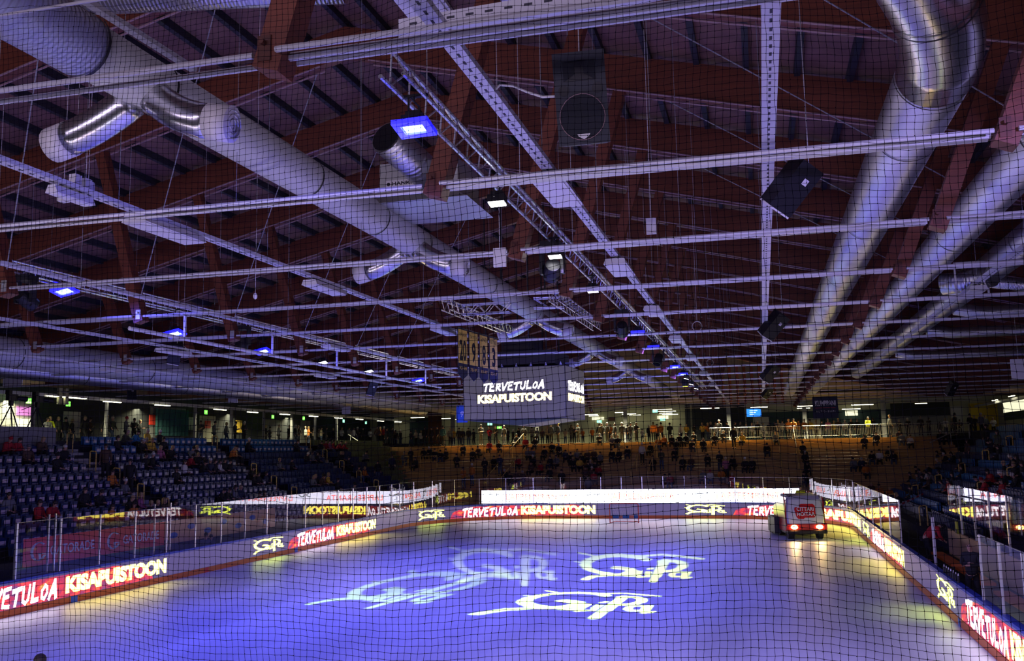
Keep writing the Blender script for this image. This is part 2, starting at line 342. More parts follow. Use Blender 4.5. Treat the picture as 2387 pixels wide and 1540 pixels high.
def logo2d():
    V = []; Fs = []
    for pts, w in LOGO:
        for q in ribbon(pts, w*1.0):
            i = len(V); V += q; Fs.append((i, i+1, i+2, i+3))
    return V, Fs
# ------------------------------------------------------------------ shell of the hall
mb = MB(); mb.box((XL, YN, -0.25), (XR, YF, 0.0)); struct(mb.build('floor', 'ice'), 'ice surface of the rink')
FY = [6.75+4.05*k for k in range(-1, 19)]           # truss planes
SL, ZT, RD = 0.245, 14.55, 0.72                     # roof slope, ridge top, rafter depth
WALL_Y0, WALL_Y1 = -8.0, 83.6
def ztop(x): return max(ZT - SL*abs(x-XC), 9.15)
EX = 22.0
mb = MB()
for sgn in (-1, 1):
    a, b = (XC, XC+sgn*EX); za, zb = ZT+.02, ztop(b)+.02
    q = [(a, WALL_Y0, za), (b, WALL_Y0, zb), (b, WALL_Y1, zb), (a, WALL_Y1, za)]
    mb.prism(q if sgn > 0 else q[::-1], (0, 0, .2))
    c = XC+sgn*34; mb.box((min(b, c), WALL_Y0, 9.15), (max(b, c), 100, 9.35))
mb.box((XC-EX, WALL_Y1, 9.15), (XC+EX, 100, 9.35))
ceil = struct(mb.build('ceiling', 'deck'), 'dark timber roof deck')
mb = MB()
for k in range(-22, 23):
    x = XC + k*0.98; z = ztop(x)
    if abs(k) == 22: continue
    mb.box((x-.06, WALL_Y0, z-.16+.0), (x+.06, WALL_Y1, z+.03))
# joists lie above the rafters, below the deck
j = mb.build('joist', 'joist', ceil); j['kind'] = 'stuff'
mb = MB(); mb.prism([(XC-EX, WALL_Y1, 8.5), (XC+EX, WALL_Y1, 8.5), (XC+EX, WALL_Y1, 9.2), (XC, WALL_Y1, ZT), (XC-EX, WALL_Y1, 9.2)], (0, .2, 0))
struct(mb.build('wall_gable', 'wall_grey'), 'grey gable wall above the far concourse')
mb = MB()
for i in range(9): mb.box((-3.2+i*.62, WALL_Y1-.12, 8.3), (-2.95+i*.62, WALL_Y1, 11.6))
struct(mb.build('trim_1', 'glulam'), 'timber battens on the far gable wall')

def rz(x, top=True): return ztop(x)-.16-(0 if top else RD)
for n, y in enumerate(FY):
    nm = 'timber roof truss with steel tie rods, %s from the camera' % ordn(n)
    R = empty('roof_truss', (XC, y, 9), nm, 'roof truss', 'timber trusses across the hall')
    for sgn in (-1, 1):
        mb = MB(); xe = XC+sgn*(EX+3.5)
        pts = [(XC, y-.11, rz(XC)), (XC, y-.11, rz(XC, 0)), (XC+sgn*EX, y-.11, ztop(XC+EX)-.16-RD), (xe, y-.11, 8.35), (xe, y-.11, 9.1), (XC+sgn*EX, y-.11, 9.1)]
        if sgn > 0: pts = pts[::-1]
        mb.prism(pts, (0, .22, 0)); child(R, mb, 'rafter', 'glulam' if n % 3 else 'glulam')
        mb = MB()
        for dy in (-.15, .15):
            mb.tube([(XC+sgn*.6, y+dy, rz(XC+.6, 0)-.03), (XC+sgn*18, y+dy, rz(XC+18, 0)-.03)], .022, 5)
        child(R, mb, 'conduit', 'conduit')
        for off, top in ((5.08, 6.45), (11.55, 12.75)):
            xb, xt = XC-.12+sgn*off, XC-.12+sgn*top
            mb = MB(); zt = rz(XC+top, 0)+.35
            d = Vector((xt-xb, 0, zt-7.78)).normalized()
            mb.bar((xb, y, 7.84), (xt, y, zt), .26, .24, up=(1, 0, 0)); st = child(R, mb, 'strut', 'glulam')
            mb = MB(); mb.box((xb-.06, y-.145, 7.9), (xb+.06, y-.13, 8.12)); mb.box((xb-.06, y+.13, 7.9), (xb+.06, y+.145, 8.12))
            mb.cyl((xb, y-.2, 8.05), (xb, y+.2, 8.05), .025, 8); child(R, mb, 'bracket', 'rail_steel' if sgn < 0 else 'glulam_dark')
    for (x0, x1, offs) in ((-20.43, -13.96, (-.2, 0, .2)), (-13.96, -3.80, (-.11, .11)), (-3.80, 2.67, (-.17, 0, .13)), (2.67, XC+EX+2.6, (-.17, 0, .13)), (XC-EX-2.6, -20.43, (-.17, 0, .13))):
        for o_ in offs:
            mb = MB(); zz = 8.0 if abs(x0+x1+17.76) < 20 else 8.03
            mb.tube([(x0+.12, y+o_, 7.97), (x1-.12, y+o_, 7.97)], .027 if o_ else .036, 6); child(R, mb, 'tie_rod', 'steel_rod')
    if n < 14:
        for x in (-17.2, -6.6, -1.1): mb = MB(); mb.cyl((x, y+.02, 8.0), (x, y+.02, rz(x, 0)+.1), .0045, 4); child(R, mb, 'hanger_rod', 'steel_wire')
# diagonal wind-bracing rods in the roof plane
k = 0
for x0, x1, y0, y1 in ((-15.4, -9.5, FY[3], FY[2]), (-15.4, -9.5, FY[4], FY[3]), (-15.4, -9.5, FY[5], FY[4]), (-15.4, -9.5, FY[6], FY[5]), (-15.4, -9.5, FY[7], FY[6]), (-15.4, -9.5, FY[8], FY[7]),
                       (-1.5, 3.9, FY[2], FY[3]), (-1.5, 3.9, FY[3], FY[4]), (-1.5, 3.9, FY[4], FY[5]), (-1.5, 3.9, FY[5], FY[6])):
    mb = MB(); za = 8.3 if x0 < -10 else rz(x0, 0)-.1; zb = rz(x1, 0)-.1 if x0 < -10 else 9.5
    mb.tube([(x0+1.35 if x0 < -10 else x0, y0, za), (x1, y1, zb)], .012, 5)
    side = 'left' if x0 < -10 else 'right'
    tag(mb.build('bracing_rod', 'steel_wire'), 'thin diagonal bracing rod on the %s of the hall, %s from the camera' % (side, ordn(k if side == 'left' else k-6)), 'rod', 'diagonal bracing rods'); k += 1

# ------------------------------------------------------------------ cable trays with unlit light fittings
def tray(x, z, y0, y1, label, fits=(), wd=.15, holes=True, mats='cable_tray', lip=True, short=''):
    R = empty('cable_tray', (x, y0, z), label, 'cable tray', 'cable trays under the roof')
    mb = MB(); mb.box((x-wd/2, y0, z), (x+wd/2, y1, z+.008))
    if lip: mb.box((x-wd/2, y0, z+.008), (x-wd/2+.006, y1, z+.06)); mb.box((x+wd/2-.006, y0, z+.008), (x+wd/2, y1, z+.06))
    child(R, mb, 'channel', mats)
    if holes:
        mb = MB(); yy = y0+.1
        while yy < min(y1, 30):
            mb.box((x-.012, yy, z-.003), (x+.012, yy+.07, z-.0005)); yy += .17
        child(R, mb, 'slot', 'hole')['kind'] = 'stuff'
    for yy in FY:
        if y0 < yy < y1: mb = MB(); mb.cyl((x, yy+.02, z+.005), (x, yy+.02, rz(x, 0)+.1), .006, 4); child(R, mb, 'hanger', 'steel_wire')
    for i_, f in enumerate(fits): fitting(f, x, z, '%s on the %s' % (ordn(i_), short))
    return R
NF = [0]
def fitting(f, x, z, where):
    yc, L, W = f[:3]; m = f[3] if len(f) > 3 else 'white_paint'
    R = empty('light_fitting', (x, yc, z-.02), 'unlit white box light fitting, ' + where, 'light fitting', 'unlit light fittings')
    mb = MB(); mb.prism([(x-W/2, yc-L/2, z-.14), (x-W/2+.04, yc-L/2, z-.04), (x+W/2-.04, yc-L/2, z-.04), (x+W/2, yc-L/2, z-.14)], (0, L, 0)); child(R, mb, 'housing', m)
    mb = MB(); mb.box((x-W/2+.03, yc-L/2+.03, z-.155), (x+W/2-.03, yc+L/2-.03, z-.141)); child(R, mb, 'diffuser', 'white_paint')
    mb = MB()
    for dy in (-L/2+.1, L/2-.1): mb.box((x-.02, yc+dy-.01, z-.04), (x+.02, yc+dy+.01, z+.01))
    child(R, mb, 'bracket', 'steel_pale')
XA = -2.42
tray(XA, 8.16, 5.2, 78, 'perforated tray right of the hall centre, under the ridge side', [(11.75, 1.35, .42), (17.3, 1.3, .42), (23.2, 1.3, .42), (29.6, 1.3, .42), (36, 1.3, .42), (44, 1.3, .42), (52, 1.3, .42)], short='tray right of centre')
tray(.24, 8.10, 5.0, 66, 'pale tray straight ahead of the camera, right half of the roof')
tray(-8.42, 8.13, 5.0, 27.2, 'perforated tray left of the hall centre', [(9.9, .7, .18), (11.9, 1.5, .4), (17.2, 1.4, .34), (24.6, 1.4, .34)], short='perforated tray left of centre')
tray(-12.35, 7.98, 5.5, 40, 'pale tray beside the left row of struts', [(10.8, 1.9, .34), (26, 1.4, .34)], holes=False, short='tray by the left struts')
tray(-16.6, 7.85, 9.5, 52, 'pale tray on the far left of the struts, upper one', [(24, 1.4, .34), (34, 1.4, .34)], holes=False, short='tray beyond the left struts')
tray(-21.6, 7.8, 12, 60, 'pale tray above the left boards', [(20, 1.5, .34), (28, 1.5, .34), (37, 1.5, .34)], holes=False, short='tray above the left boards')
tray(4.9, 8.25, 10, 50, 'tray running beside the second right duct', [(12.0, 1.4, .4), (17.6, 1.4, .4), (23.6, 1.4, .4)], short='tray by the second right duct')
# short cross tray near the camera, top of the view
R = empty('cable_tray', (-2, 6.3, 8.3), 'wide perforated cross tray near the top edge of the view', 'cable tray')
a, b = at(935, 72, Z=8.28), at(1640, -45, Z=8.28)
mb = MB(); mb.bar(a, b, .11, .16); child(R, mb, 'channel', 'cable_tray')
mb = MB(); d = (b-a).normalized(); L = (b-a).length; t = .1
while t < L: mb.bar(a+d*t+Vector((0, -.0565, .02)), a+d*(t+.07)+Vector((0, -.0565, .02)), .004, .02); t += .17
child(R, mb, 'slot', 'hole')['kind'] = 'stuff'
# a lamp fitting and short bar above it
p = at(985, -10, Z=8.7); fitting((p.y, 1.2, .42), p.x, 8.75, 'cut by the top edge of the view')
mb = MB(); mb.bar(at(1170, -20, Z=8.5), at(1212, 66, Z=8.5), .07, .05); tag(mb.build('support_bar', 'cable_tray'), 'short pale steel bar crossing the wide perforated tray at the top', 'bar')
p0, p1 = at(180, -10, Z=9.6), at(452, 162, Z=9.6)
mb = MB(); mb.bar(p0, p1, .10, .06); tag(mb.build('support_bar', 'cable_tray'), 'long pale steel rail beside the upper left duct', 'bar')

# ------------------------------------------------------------------ aluminium lighting trusses
def atruss(name, a, b, h, label, group=None, chords=3, seg=.5, rr=.024, wdt=.24):
    a, b = Vector(a), Vector(b); d = (b-a).normalized(); L = (b-a).length; sd = d.cross(Vector((0, 0, 1))).normalized(); up = Vector((0, 0, 1))
    R = empty(name, a, label, 'lighting truss', group)
    if chords == 3: O = [Vector((0, 0, 0))+up*h, sd*wdt/2, -sd*wdt/2]
    else: O = [sd*wdt/2+up*h, -sd*wdt/2+up*h, sd*wdt/2, -sd*wdt/2]
    for o in O:
        mb = MB(); mb.tube([a+o, b+o], rr, 7); child(R, mb, 'chord', 'alu')
    mb = MB(); n = int(L/seg)
    for i in range(n):
        for p, q in ([(0, 1), (0, 2)] if chords == 3 else [(0, 2), (1, 3), (0, 1)]):
            s0, s1 = a+d*(L*i/n), a+d*(L*(i+.5)/n); s2 = a+d*(L*(i+1)/n)
            mb.tube([s0+O[p], s1+O[q]], .011, 4, False); mb.tube([s1+O[q], s2+O[p]], .011, 4, False)
    child(R, mb, 'lacing', 'alu')['kind'] = 'stuff'
    mb = MB(); t = 1.0
    while t < L-.5: q = a+d*t+up*h; mb.cyl(q, (q.x, q.y, ztop(q.x)-.03), .006, 4); t += 4.05
    child(R, mb, 'suspension_wire', 'steel_rod')
    return R
atruss('lighting_truss', (-3.30, 8.15, 8.33), (-3.30, 60, 8.33), .24, 'long aluminium lighting truss just right of the leaning struts', 'lighting trusses')
atruss('lighting_truss', (-14.75, 14.3, 8.5), (-14.75, 52, 8.5), .26, 'long aluminium lighting truss left of the hall centre', 'lighting trusses')
Zb = 8.35
pa, pb = at(1040, 722, Z=Zb), at(1188, 780, Z=Zb)
atruss('lighting_truss', pa, pb, .26, 'short box truss left of the scoreboard hoist', 'box trusses over the video cube', 4, .4, .02)
pa, pb = at(1290, 700, Z=Zb), at(1392, 770, Z=Zb)
atruss('lighting_truss', pa, pb, .26, 'short box truss right of the scoreboard hoist', 'box trusses over the video cube', 4, .4, .02)
pa, pb = at(1075, 733, Z=Zb), at(1190, 727, Z=Zb)
atruss('lighting_truss', pa, pb, .26, 'cross box truss joining on the left above the cube', 'box trusses over the video cube', 4, .4, .02)
pa, pb = at(1244, 718, Z=Zb), at(1315, 716, Z=Zb)
atruss('lighting_truss', pa, pb, .26, 'cross box truss joining on the right above the cube', 'box trusses over the video cube', 4, .4, .02)
# bright pipe carrying the left lamps, on drop bars below the struts
pa, pb = Vector((-12.7, 16.8, 7.38)), Vector((-12.9, 37.2, 7.38))
R = empty('lamp_pipe', pa, 'long pale pipe hung below the left struts on drop bars', 'pipe')
mb = MB(); mb.tube([pa, pb], .045, 8); child(R, mb, 'pipe', 'white_paint')
for y in FY:
    if pa.y < y < pb.y:
        mb = MB(); mb.box((-12.82, y-.025, 7.38), (-12.77, y+.025, 7.96)); mb.box((-12.82, y-.14, 7.93), (-12.77, y+.14, 7.97)); child(R, mb, 'drop_bar', 'steel_pale')

# ------------------------------------------------------------------ lamps on the trusses
def flood(loc, kind, label, hang, tgt, w=.36, h=.26):
    loc = Vector(loc); R = empty('flood_light', loc, label, 'stage light', 'wash lights on the trusses')
    z = (loc-Vector(tgt)).normalized(); x = Vector((0, 1, 0)).cross(z).normalized(); y = z.cross(x); T = Matrix(((x.x, y.x, z.x, loc.x), (x.y, y.y, z.y, loc.y), (x.z, y.z, z.z, loc.z), (0, 0, 0, 1)))
    mb = MB(); mb.cbox((0, 0, .08), (w, h, .11), T); mb.cbox((0, 0, .16), (w*.7, h*.7, .06), T); child(R, mb, 'housing', 'black')
    mb = MB(); mb.cbox((0, 0, .018), (w*.9, h*.9, .012), T); child(R, mb, 'lens', {'b': 'lamp_bluecore', 'w': 'lamp_white', 'l': 'lamp_lilac'}[kind])
    if kind == 'b':
        mb = MB(); g_ = .075  # glowing frame stands in for the blue lamp's halo
        for sx, sy, dx, dy in ((0, h/2+g_/2, w+2*g_, g_), (0, -h/2-g_/2, w+2*g_, g_), (w/2+g_/2, 0, g_, h), (-w/2-g_/2, 0, g_, h)): mb.cbox((sx, sy, .02), (dx, dy, .05), T)
        child(R, mb, 'rim', 'lamp_blue')
    mb = MB(); mb.tube([loc+Vector((0, -w/2-.03, .08)), loc+Vector((0, -w/2-.03, .3)), loc+Vector((0, w/2+.03, .3)), loc+Vector((0, w/2+.03, .08))], .012, 5); mb.cyl(loc+Vector((0, 0, .3)), (loc.x, loc.y, hang+.02), .012, 6); mb.cbox((loc.x, loc.y, hang-.005), (.3, .05, .03))
    child(R, mb, 'yoke', 'black')
for i, (y, k) in enumerate(WASH_R):
    flood((-3.3, y, 7.98), k, '%s wash light under the right lighting truss, %s along it' % ({'b': 'blue', 'w': 'bright white', 'l': 'lilac'}[k], ordn(i)), 8.34, (-3.2, y-1.4, 0), .24, .17)
for i, (q, k) in enumerate(WASH_L):
    flood(q, k, '%s wash light under the left lighting truss, %s along it' % ({'b': 'blue', 'l': 'pale blue', 'w': 'white'}[k], ordn(i)), 8.5, (q.x+1.5, q.y-2, 0), .34, .22)
flood((4.3, 6.75, 7.78), 'l', 'added lilac wash light out of view, under the nearest truss', 7.96, (3, 9, 0), .3, .2)  # housing for the added lamp outside the view
GOBO = [((-14.63, 16.0, 8.0), (-12.1, 30.9), 4.2, 'n'), ((-3.42, 15.9, 7.85), (-10.3, 37.4), 4.2, 'y'), ((-3.42, 24.5, 7.85), (-5.0, 37.6), 4.6, 'y'), ((-3.42, 33.5, 7.85), (-5.5, 29.4), 4.5, 'n')]
def cells(n=88):
    segs = []
    for pts, wd in LOGO:
        for a, b in zip(pts, pts[1:]): segs.append((a, b, wd*.5))
    out = set()
    for i in range(n):
        for j in range(n):
            x, y = ((i+.5)/n)*1.24-.12, ((j+.5)/n)*1.24-.12
            for (ax, ay), (bx, by), r in segs:
                dx, dy = bx-ax, by-ay; t = max(0, min(1, ((x-ax)*dx+(y-ay)*dy)/(dx*dx+dy*dy+1e-9)))
                if (x-ax-dx*t)**2+(y-ay-dy*t)**2 < r*r: out.add((i, j)); break
    return out, n
CELLS, NC = cells()
def mover(loc, tgt, size, k, label):
    loc = Vector(loc); T3 = Vector((tgt[0], tgt[1], 0)); R = empty('moving_head', loc, label, 'stage light', 'moving heads on the trusses')
    dist = (T3-loc).length; ax = (T3-loc).normalized(); z = -ax; x = Vector((-1, 0, 0)) - ax*Vector((-1, 0, 0)).dot(ax); x = -x.normalized(); y = z.cross(x)
    T = Matrix(((x.x, y.x, z.x, loc.x), (x.y, y.y, z.y, loc.y), (x.z, y.z, z.z, loc.z), (0, 0, 0, 1)))
    mb = MB(); mb.cbox((loc.x, loc.y, loc.z+.42), (.34, .34, .12)); child(R, mb, 'base', 'black')
    mb = MB()
    for s_ in (-1, 1): mb.cbox((loc.x+s_*.19, loc.y, loc.z+.14), (.05, .16, .46))
    child(R, mb, 'yoke', 'black')
    g = .10; mb = MB(); n = 18   # lamp head: barrel open at the mouth, lamp at the back, stencil inside
    ring = lambda r, zz: [T @ Vector((r*math.cos(2*math.pi*i/n), r*math.sin(2*math.pi*i/n), zz)) for i in range(n)]
    rr = [ring(.02, .16), ring(.13, .15), ring(.16, -.05), ring(.15, -.24), ring(.135, -.24), ring(.145, -.05), ring(.11, .10)]
    for A, B in zip(rr, rr[1:]):
        for i in range(n): mb.quad(A[i], A[(i+1) % n], B[(i+1) % n], B[i])
    mb.poly(rr[0]); child(R, mb, 'head', 'black')
    S = size*1.24/dist*g/2*1.0
    mb = MB(); c = 2*S/NC
    for i in range(NC):
        j0 = None
        for j in range(NC+1):
            solid = j < NC and (i, j) not in CELLS
            if solid and j0 is None: j0 = j
            if not solid and j0 is not None:
                x0, x1, y0, y1 = -S+i*c, -S+(i+1)*c, -S+j0*c, -S+j*c
                mb.quad(*[T @ Vector(p) for p in ((x0, y0, -g), (x1, y0, -g), (x1, y1, -g), (x0, y1, -g))]); j0 = None
    for (x0, x1, y0, y1) in ((-.14, -S, -.14, .14), (S, .14, -.14, .14), (-S, S, -.14, -S), (-S, S, S, .14)):
        mb.quad(*[T @ Vector(p) for p in ((x0, y0, -g), (x1, y0, -g), (x1, y1, -g), (x0, y1, -g))])
    child(R, mb, 'stencil', 'black')
    mb = MB(); mb.tube([T @ Vector((.143*math.cos(a*.35), .143*math.sin(a*.35), -.235)) for a in range(19)], .012, 5); child(R, mb, 'lens_ring', 'black')
    l = lamp('SPOT', 'projector_light', loc, {'y': 42000, 'n': 26000}[k], (0.80, 1.0, 0.0) if k == 'y' else (0.62, 1.0, 0.04), T3, spot_size=2*math.atan(S*1.5/g), spot_blend=0.02, shadow_soft_size=0.0004)
for i, (l, t, s_, k) in enumerate(GOBO):
    mover(l, t, s_, k, ['black moving head at the near end of the left truss', 'black moving head beside the second white wash light', 'black moving head low on the right truss past the box trusses', 'black moving head further down the right truss'][i])
def deadmover(loc, label, ring='black'):
    loc = Vector(loc); R = empty('moving_head', loc, label, 'stage light', 'moving heads on the trusses')
    mb = MB(); mb.cbox((loc.x, loc.y, loc.z+.42), (.34, .34, .12)); child(R, mb, 'base', 'black')
    mb = MB()
    for s_ in (-1, 1): mb.cbox((loc.x+s_*.19, loc.y, loc.z+.14), (.05, .16, .46))
    child(R, mb, 'yoke', 'black')
    mb = MB(); mb.tube([loc+Vector((0, 0, .16)), loc+Vector((0, 0, .12)), loc+Vector((0, 0, -.1)), loc+Vector((0, 0, -.24))], [.06, .14, .16, .15], 16); hd = child(R, mb, 'head', 'black')
    mb = MB(); mb.cyl(loc+Vector((0, 0, -.245)), loc+Vector((0, 0, -.25)), .12, 16); child(R, mb, 'lens', ring)
deadmover((-3.42, 45.5, 7.85), 'moving head with a yellow lens far down the right truss', 'lamp_yellow')
deadmover((-14.63, 24.5, 8.0), 'black moving head under the left truss by the third strut')
for i, (u, v) in enumerate(((1600, 883), (1612, 896), (1623, 906))):
    p = at(u, v, Z=7.7); flood(p, 'w', 'small white lamp in the far cluster on the right truss, %s of three' % ordn(i), 8.33, (p.x-2, p.y+2, 0), .22, .18)

# ------------------------------------------------------------------ ventilation ducts
def duct(pts, r, m, label, rings=(), n=24, uvs=1.0, name='ventilation_duct', group='ventilation ducts under the roof'):
    R = empty(name, pts[0], label, 'duct', group)
    mb = MB(); mb.tube(pts, r, n, True, uvs); child(R, mb, 'duct_run', m, True)
    for q in rings:
        (c, d, rr) = q; c = Vector(c); d = Vector(d).normalized(); mb = MB(); mb.tube([c-d*.02, c+d*.02], rr*1.05, n, False); child(R, mb, 'joint_ring', 'black', True)
    return R
def bend(p0, p1, p2, k=8):
    p0, p1, p2 = map(Vector, (p0, p1, p2)); return [p0*(1-t)**2+p1*2*t*(1-t)+p2*t*t for t in [i/k for i in range(k+1)]]
# left smooth duct
XD, ZD = -6.72, 9.0
duct([(XD, 7.9, ZD), (XD, 79, ZD)], .31, 'duct_smooth', 'long grey duct running diagonally across the left half of the view', [((XD, y, ZD), (0, 1, 0), .31) for y in (9.2, 13.0, 15.7, 18.0, 23, 28)], 28)
duct([(XD, 3.5, ZD), (XD, 7.95, ZD)], .345, 'duct_flex', 'thicker ribbed insulated duct in the upper left corner', [((XD, 7.95, ZD), (0, 1, 0), .345)], 28, 2.2)
# paired nozzles on that duct
def nozzle(y, sgn, label, big=True):
    r = .2; R = empty('air_nozzle', (XD, y, ZD), label, 'air nozzle', 'air nozzles on the left duct')
    s_ = Vector((XD+sgn*.16, y+.05, ZD-.2)); m_ = s_+Vector((sgn*.35, -.1, -.32)); e_ = m_+Vector((sgn*.42, .04, -.08))
    mb = MB(); mb.tube(bend(s_, m_, e_, 7), r, 18); child(R, mb, 'elbow', 'duct_shiny', True)
    t = Vector((sgn, .1, -.18)).normalized(); mb = MB(); mb.tube([e_-t*.02, e_+t*.26], r*1.04, 18); child(R, mb, 'collar', 'duct_white', True)
    mb = MB()
    for q in (.16, .11, .06): mb.tube([e_+t*.262+(Vector((0, 1, 0)).cross(t))*q*math.cos(a*.524)+Vector((0, 1, 0))*q*math.sin(a*.524) for a in range(13)], .012, 4)
    child(R, mb, 'diffuser_cone', 'duct_spiral')
for i, y in enumerate((8.95, 17.6, 28.5, 39.5, 50)):
    nozzle(y, -1, 'left-hand air nozzle of the %s pair on the grey duct' % ordn(i)); nozzle(y, 1, 'right-hand air nozzle of the %s pair on the grey duct' % ordn(i))
# upper left crossing duct
pa, pb = at(250, -35, Z=10.4), at(800, -60, Z=10.4)
duct([pa+(pa-pb).normalized()*.5, pb], .34, 'duct_spiral', 'ribbed metal duct crossing at the very top left', (), 24, 2.0)
# right big duct with an elbow near the camera
XR1, ZR1 = 2.33, 9.3
q = [(XR1, 79, ZR1-.2), (XR1-.02, 30, ZR1), (XR1, 12.2, ZR1)]
duct(q, .46, 'duct_spiral', 'big spiral duct sweeping down the right side to the far end', [((XR1, y, ZR1), (0, 1, 0), .46) for y in (14.5, 20, 26, 32, 39, 48)], 32, 3.0)
bb = bend((XR1, 12.25, ZR1), (XR1, 10.3, ZR1), (.95, 8.2, ZR1+.3), 6)
R = duct(bb, .47, 'duct_shiny', 'shiny smooth elbow of the big right duct', [(bb[0], (0, -1, 0), .475), (bb[6], bb[6]-bb[5], .475), (bb[3], bb[4]-bb[2], .475)], 32)
duct([bb[6]+(bb[6]-bb[5])*.05, bb[6]+(bb[6]-bb[5]).normalized()*4], .44, 'duct_flex', 'ribbed duct leading up and left from the shiny elbow', (), 28, 2.0)
# second and third right ducts
X2, Z2 = 4.05, 8.95
duct([(X2-.1, 76, Z2), (X2, 8, Z2)], .38, 'duct_spiral', 'spiral duct second from the hall centre on the right', [((X2, y, Z2), (0, 1, 0), .38) for y in (14, 20.5, 27, 34, 41)], 28, 3.0)
X3, Z3 = 5.75, 9.0
duct([(X3, 60, Z3), (X3, 9, Z3)], .36, 'duct_spiral', 'spiral duct nearest the right edge of the view', [((X3, y, Z3), (0, 1, 0), .36) for y in (22, 30, 38)], 28, 3.0)
for i, (y, z) in enumerate(((26.5, 8.75), (31.3, 8.7), (36.3, 8.65), (44.5, 8.6))):
    duct([(X3+.2, y, z+.1), (X3+1.0, y, z-.05), (20, y+.3, z-.05)], .19 if i else .17, 'duct_spiral', 'slim branch duct going right off the third duct, %s from the camera' % ordn(i), (), 18, 3.0, 'branch_duct')
# round damper with frame on the third duct
p = at(2255, 655, Z=8.55)
R = empty('duct_damper', p, 'short open duct stub in a white frame on the right', 'duct')
mb = MB(); mb.tube([p+Vector((-.5, .3, 0)), p, p+Vector((.45, -.5, .02))], .26, 24); child(R, mb, 'stub', 'duct_spiral', True)
mb = MB()
for dx in (-.32, .38): mb.cbox((p.x+dx, p.y-.3, p.z), (.04, .04, .8))
for dz in (-.4, .4): mb.cbox((p.x+.03, p.y-.3, p.z+dz), (.74, .04, .04))
child(R, mb, 'frame', 'white_paint')
# left side ducts
for i, (x, z, r, y0, y1, m) in enumerate(((-24.2, 8.25, .52, 17, 74, 'duct_smooth'), (-27.2, 8.15, .42, 17, 74, 'duct_spiral'))):
    duct([(x, y0, z), (x, y1, z)], r, m, ['thick grey duct along the left side of the hall, nearer the ice', 'spiral duct along the left side, further from the ice'][i], [((x, y, z), (0, 1, 0), r) for y in (26, 33, 40, 48, 56)], 28, 2.0)
# air handling box with a duct stub, upper centre
p = at(985, 440, Y=15.5)
R = empty('air_handling_unit', p, 'grey air handling box with a round stub, left of the strut under the ridge', 'air unit')
c = Vector((p.x-.1, 16.2, p.z+.25))
mb = MB(); mb.cbox(c, (1.5, 1.3, .6)); child(R, mb, 'casing', 'rail_steel')
mb = MB(); mb.prism([(c.x-1.0, c.y-.9, c.z-.5), (c.x+1.0, c.y-.9, c.z-.5), (c.x+.7, c.y-.7, c.z-.3), (c.x-.7, c.y-.7, c.z-.3)], (0, 1.7, 0)); child(R, mb, 'hood', 'rail_steel')
mb = MB(); a = at(900, 320, Y=14.4); b = at(1000, 410, Y=15.6); mb.tube([a, b], .3, 22); child(R, mb, 'duct_stub', 'duct_spiral', True)
mb = MB(); mb.cyl(a-(b-a).normalized()*.02, a-(b-a).normalized()*.015, .27, 22); child(R, mb, 'opening', 'black')
mb = MB(); mb.cbox((c.x-.35, c.y-.66, c.z-.1), (.55, .02, .14)); child(R, mb, 'name_plate', 'white_paint')
mb = MB(); put2d(mb, text2d('HANKI', bold=.02), lambda u, v: (c.x-.5+u*.38, c.y-.675, c.z-.13+v*.07)); mb.ball((c.x-.57, c.y-.672, c.z-.10), .035, 10, 6, (1, .1, 1)); child(R, mb, 'lettering', 'black')
# ------------------------------------------------------------------ rink boards
STR = 60-2*RC; ENDW = 2*(XR-XC)-2*RC; CA = RC*math.pi/2
def rp(s, off, z):      # point on the board ring, s measured from the near end of the left side, off outwards
    segs = [STR, CA, ENDW, CA, STR, CA, ENDW, CA]; tot = sum(segs); s = s % tot; k = 0
    while s > segs[k]: s -= segs[k]; k += 1
    if k == 0: return Vector((XL-off, YN+RC+s, z))
    if k == 2: return Vector((XL+RC+s, YF+off, z))
    if k == 4: return Vector((XR+off, YF-RC-s, z))
    if k == 6: return Vector((XR-RC-s, YN-off, z))
    c, a0 = {1: ((XL+RC, YF-RC), 180), 3: ((XR-RC, YF-RC), 90), 5: ((XR-RC, YN+RC), 0), 7: ((XL+RC, YN+RC), -90)}[k]
    a = math.radians(a0) - s/RC; return Vector((c[0]+(RC+off)*math.cos(a), c[1]+(RC+off)*math.sin(a), z))
S0, S1, S2, S3, S4 = 0, STR, STR+CA, STR+CA+ENDW, STR+CA*2+ENDW
S5 = S4+STR; STOT = 2*(STR+ENDW)+4*CA
def s_of(u, lo, hi, z=.5):
    best = (1e9, 0); n = 1500
    for i in range(n):
        s = lo+(hi-lo)*i/n; p = rp(s, 0, z)
        if (p-EYE).dot(F) < .5: continue
        d = abs(px(p)[0]-u)
        if d < best[0]: best = (d, s)
    return best[1]
def strip(mb, s0, s1, o0, z0, o1, z1, step=1.0):       # ribbon between (o0,z0) and (o1,z1)
    if S1-.1 < s0 < S2-.1 or S3-.1 < s0 < S4-.1 or s0 > S5-.1: step = .25
    n = max(1, int((s1-s0)/step))
    for i in range(n):
        a, b = s0+(s1-s0)*i/n, s0+(s1-s0)*(i+1)/n
        mb.quad(rp(b, o0, z0), rp(a, o0, z0), rp(a, o1, z1), rp(b, o1, z1), uv=((b, 0), (a, 0), (a, 1), (b, 1)))
def profile(mb, s0, s1, P):
    for (a, b) in zip(P, P[1:]+P[:1]): strip(mb, s0, s1, a[0], a[1], b[0], b[1])
    for s in (s0, s1): mb.poly([rp(s, o, z) for o, z in P])
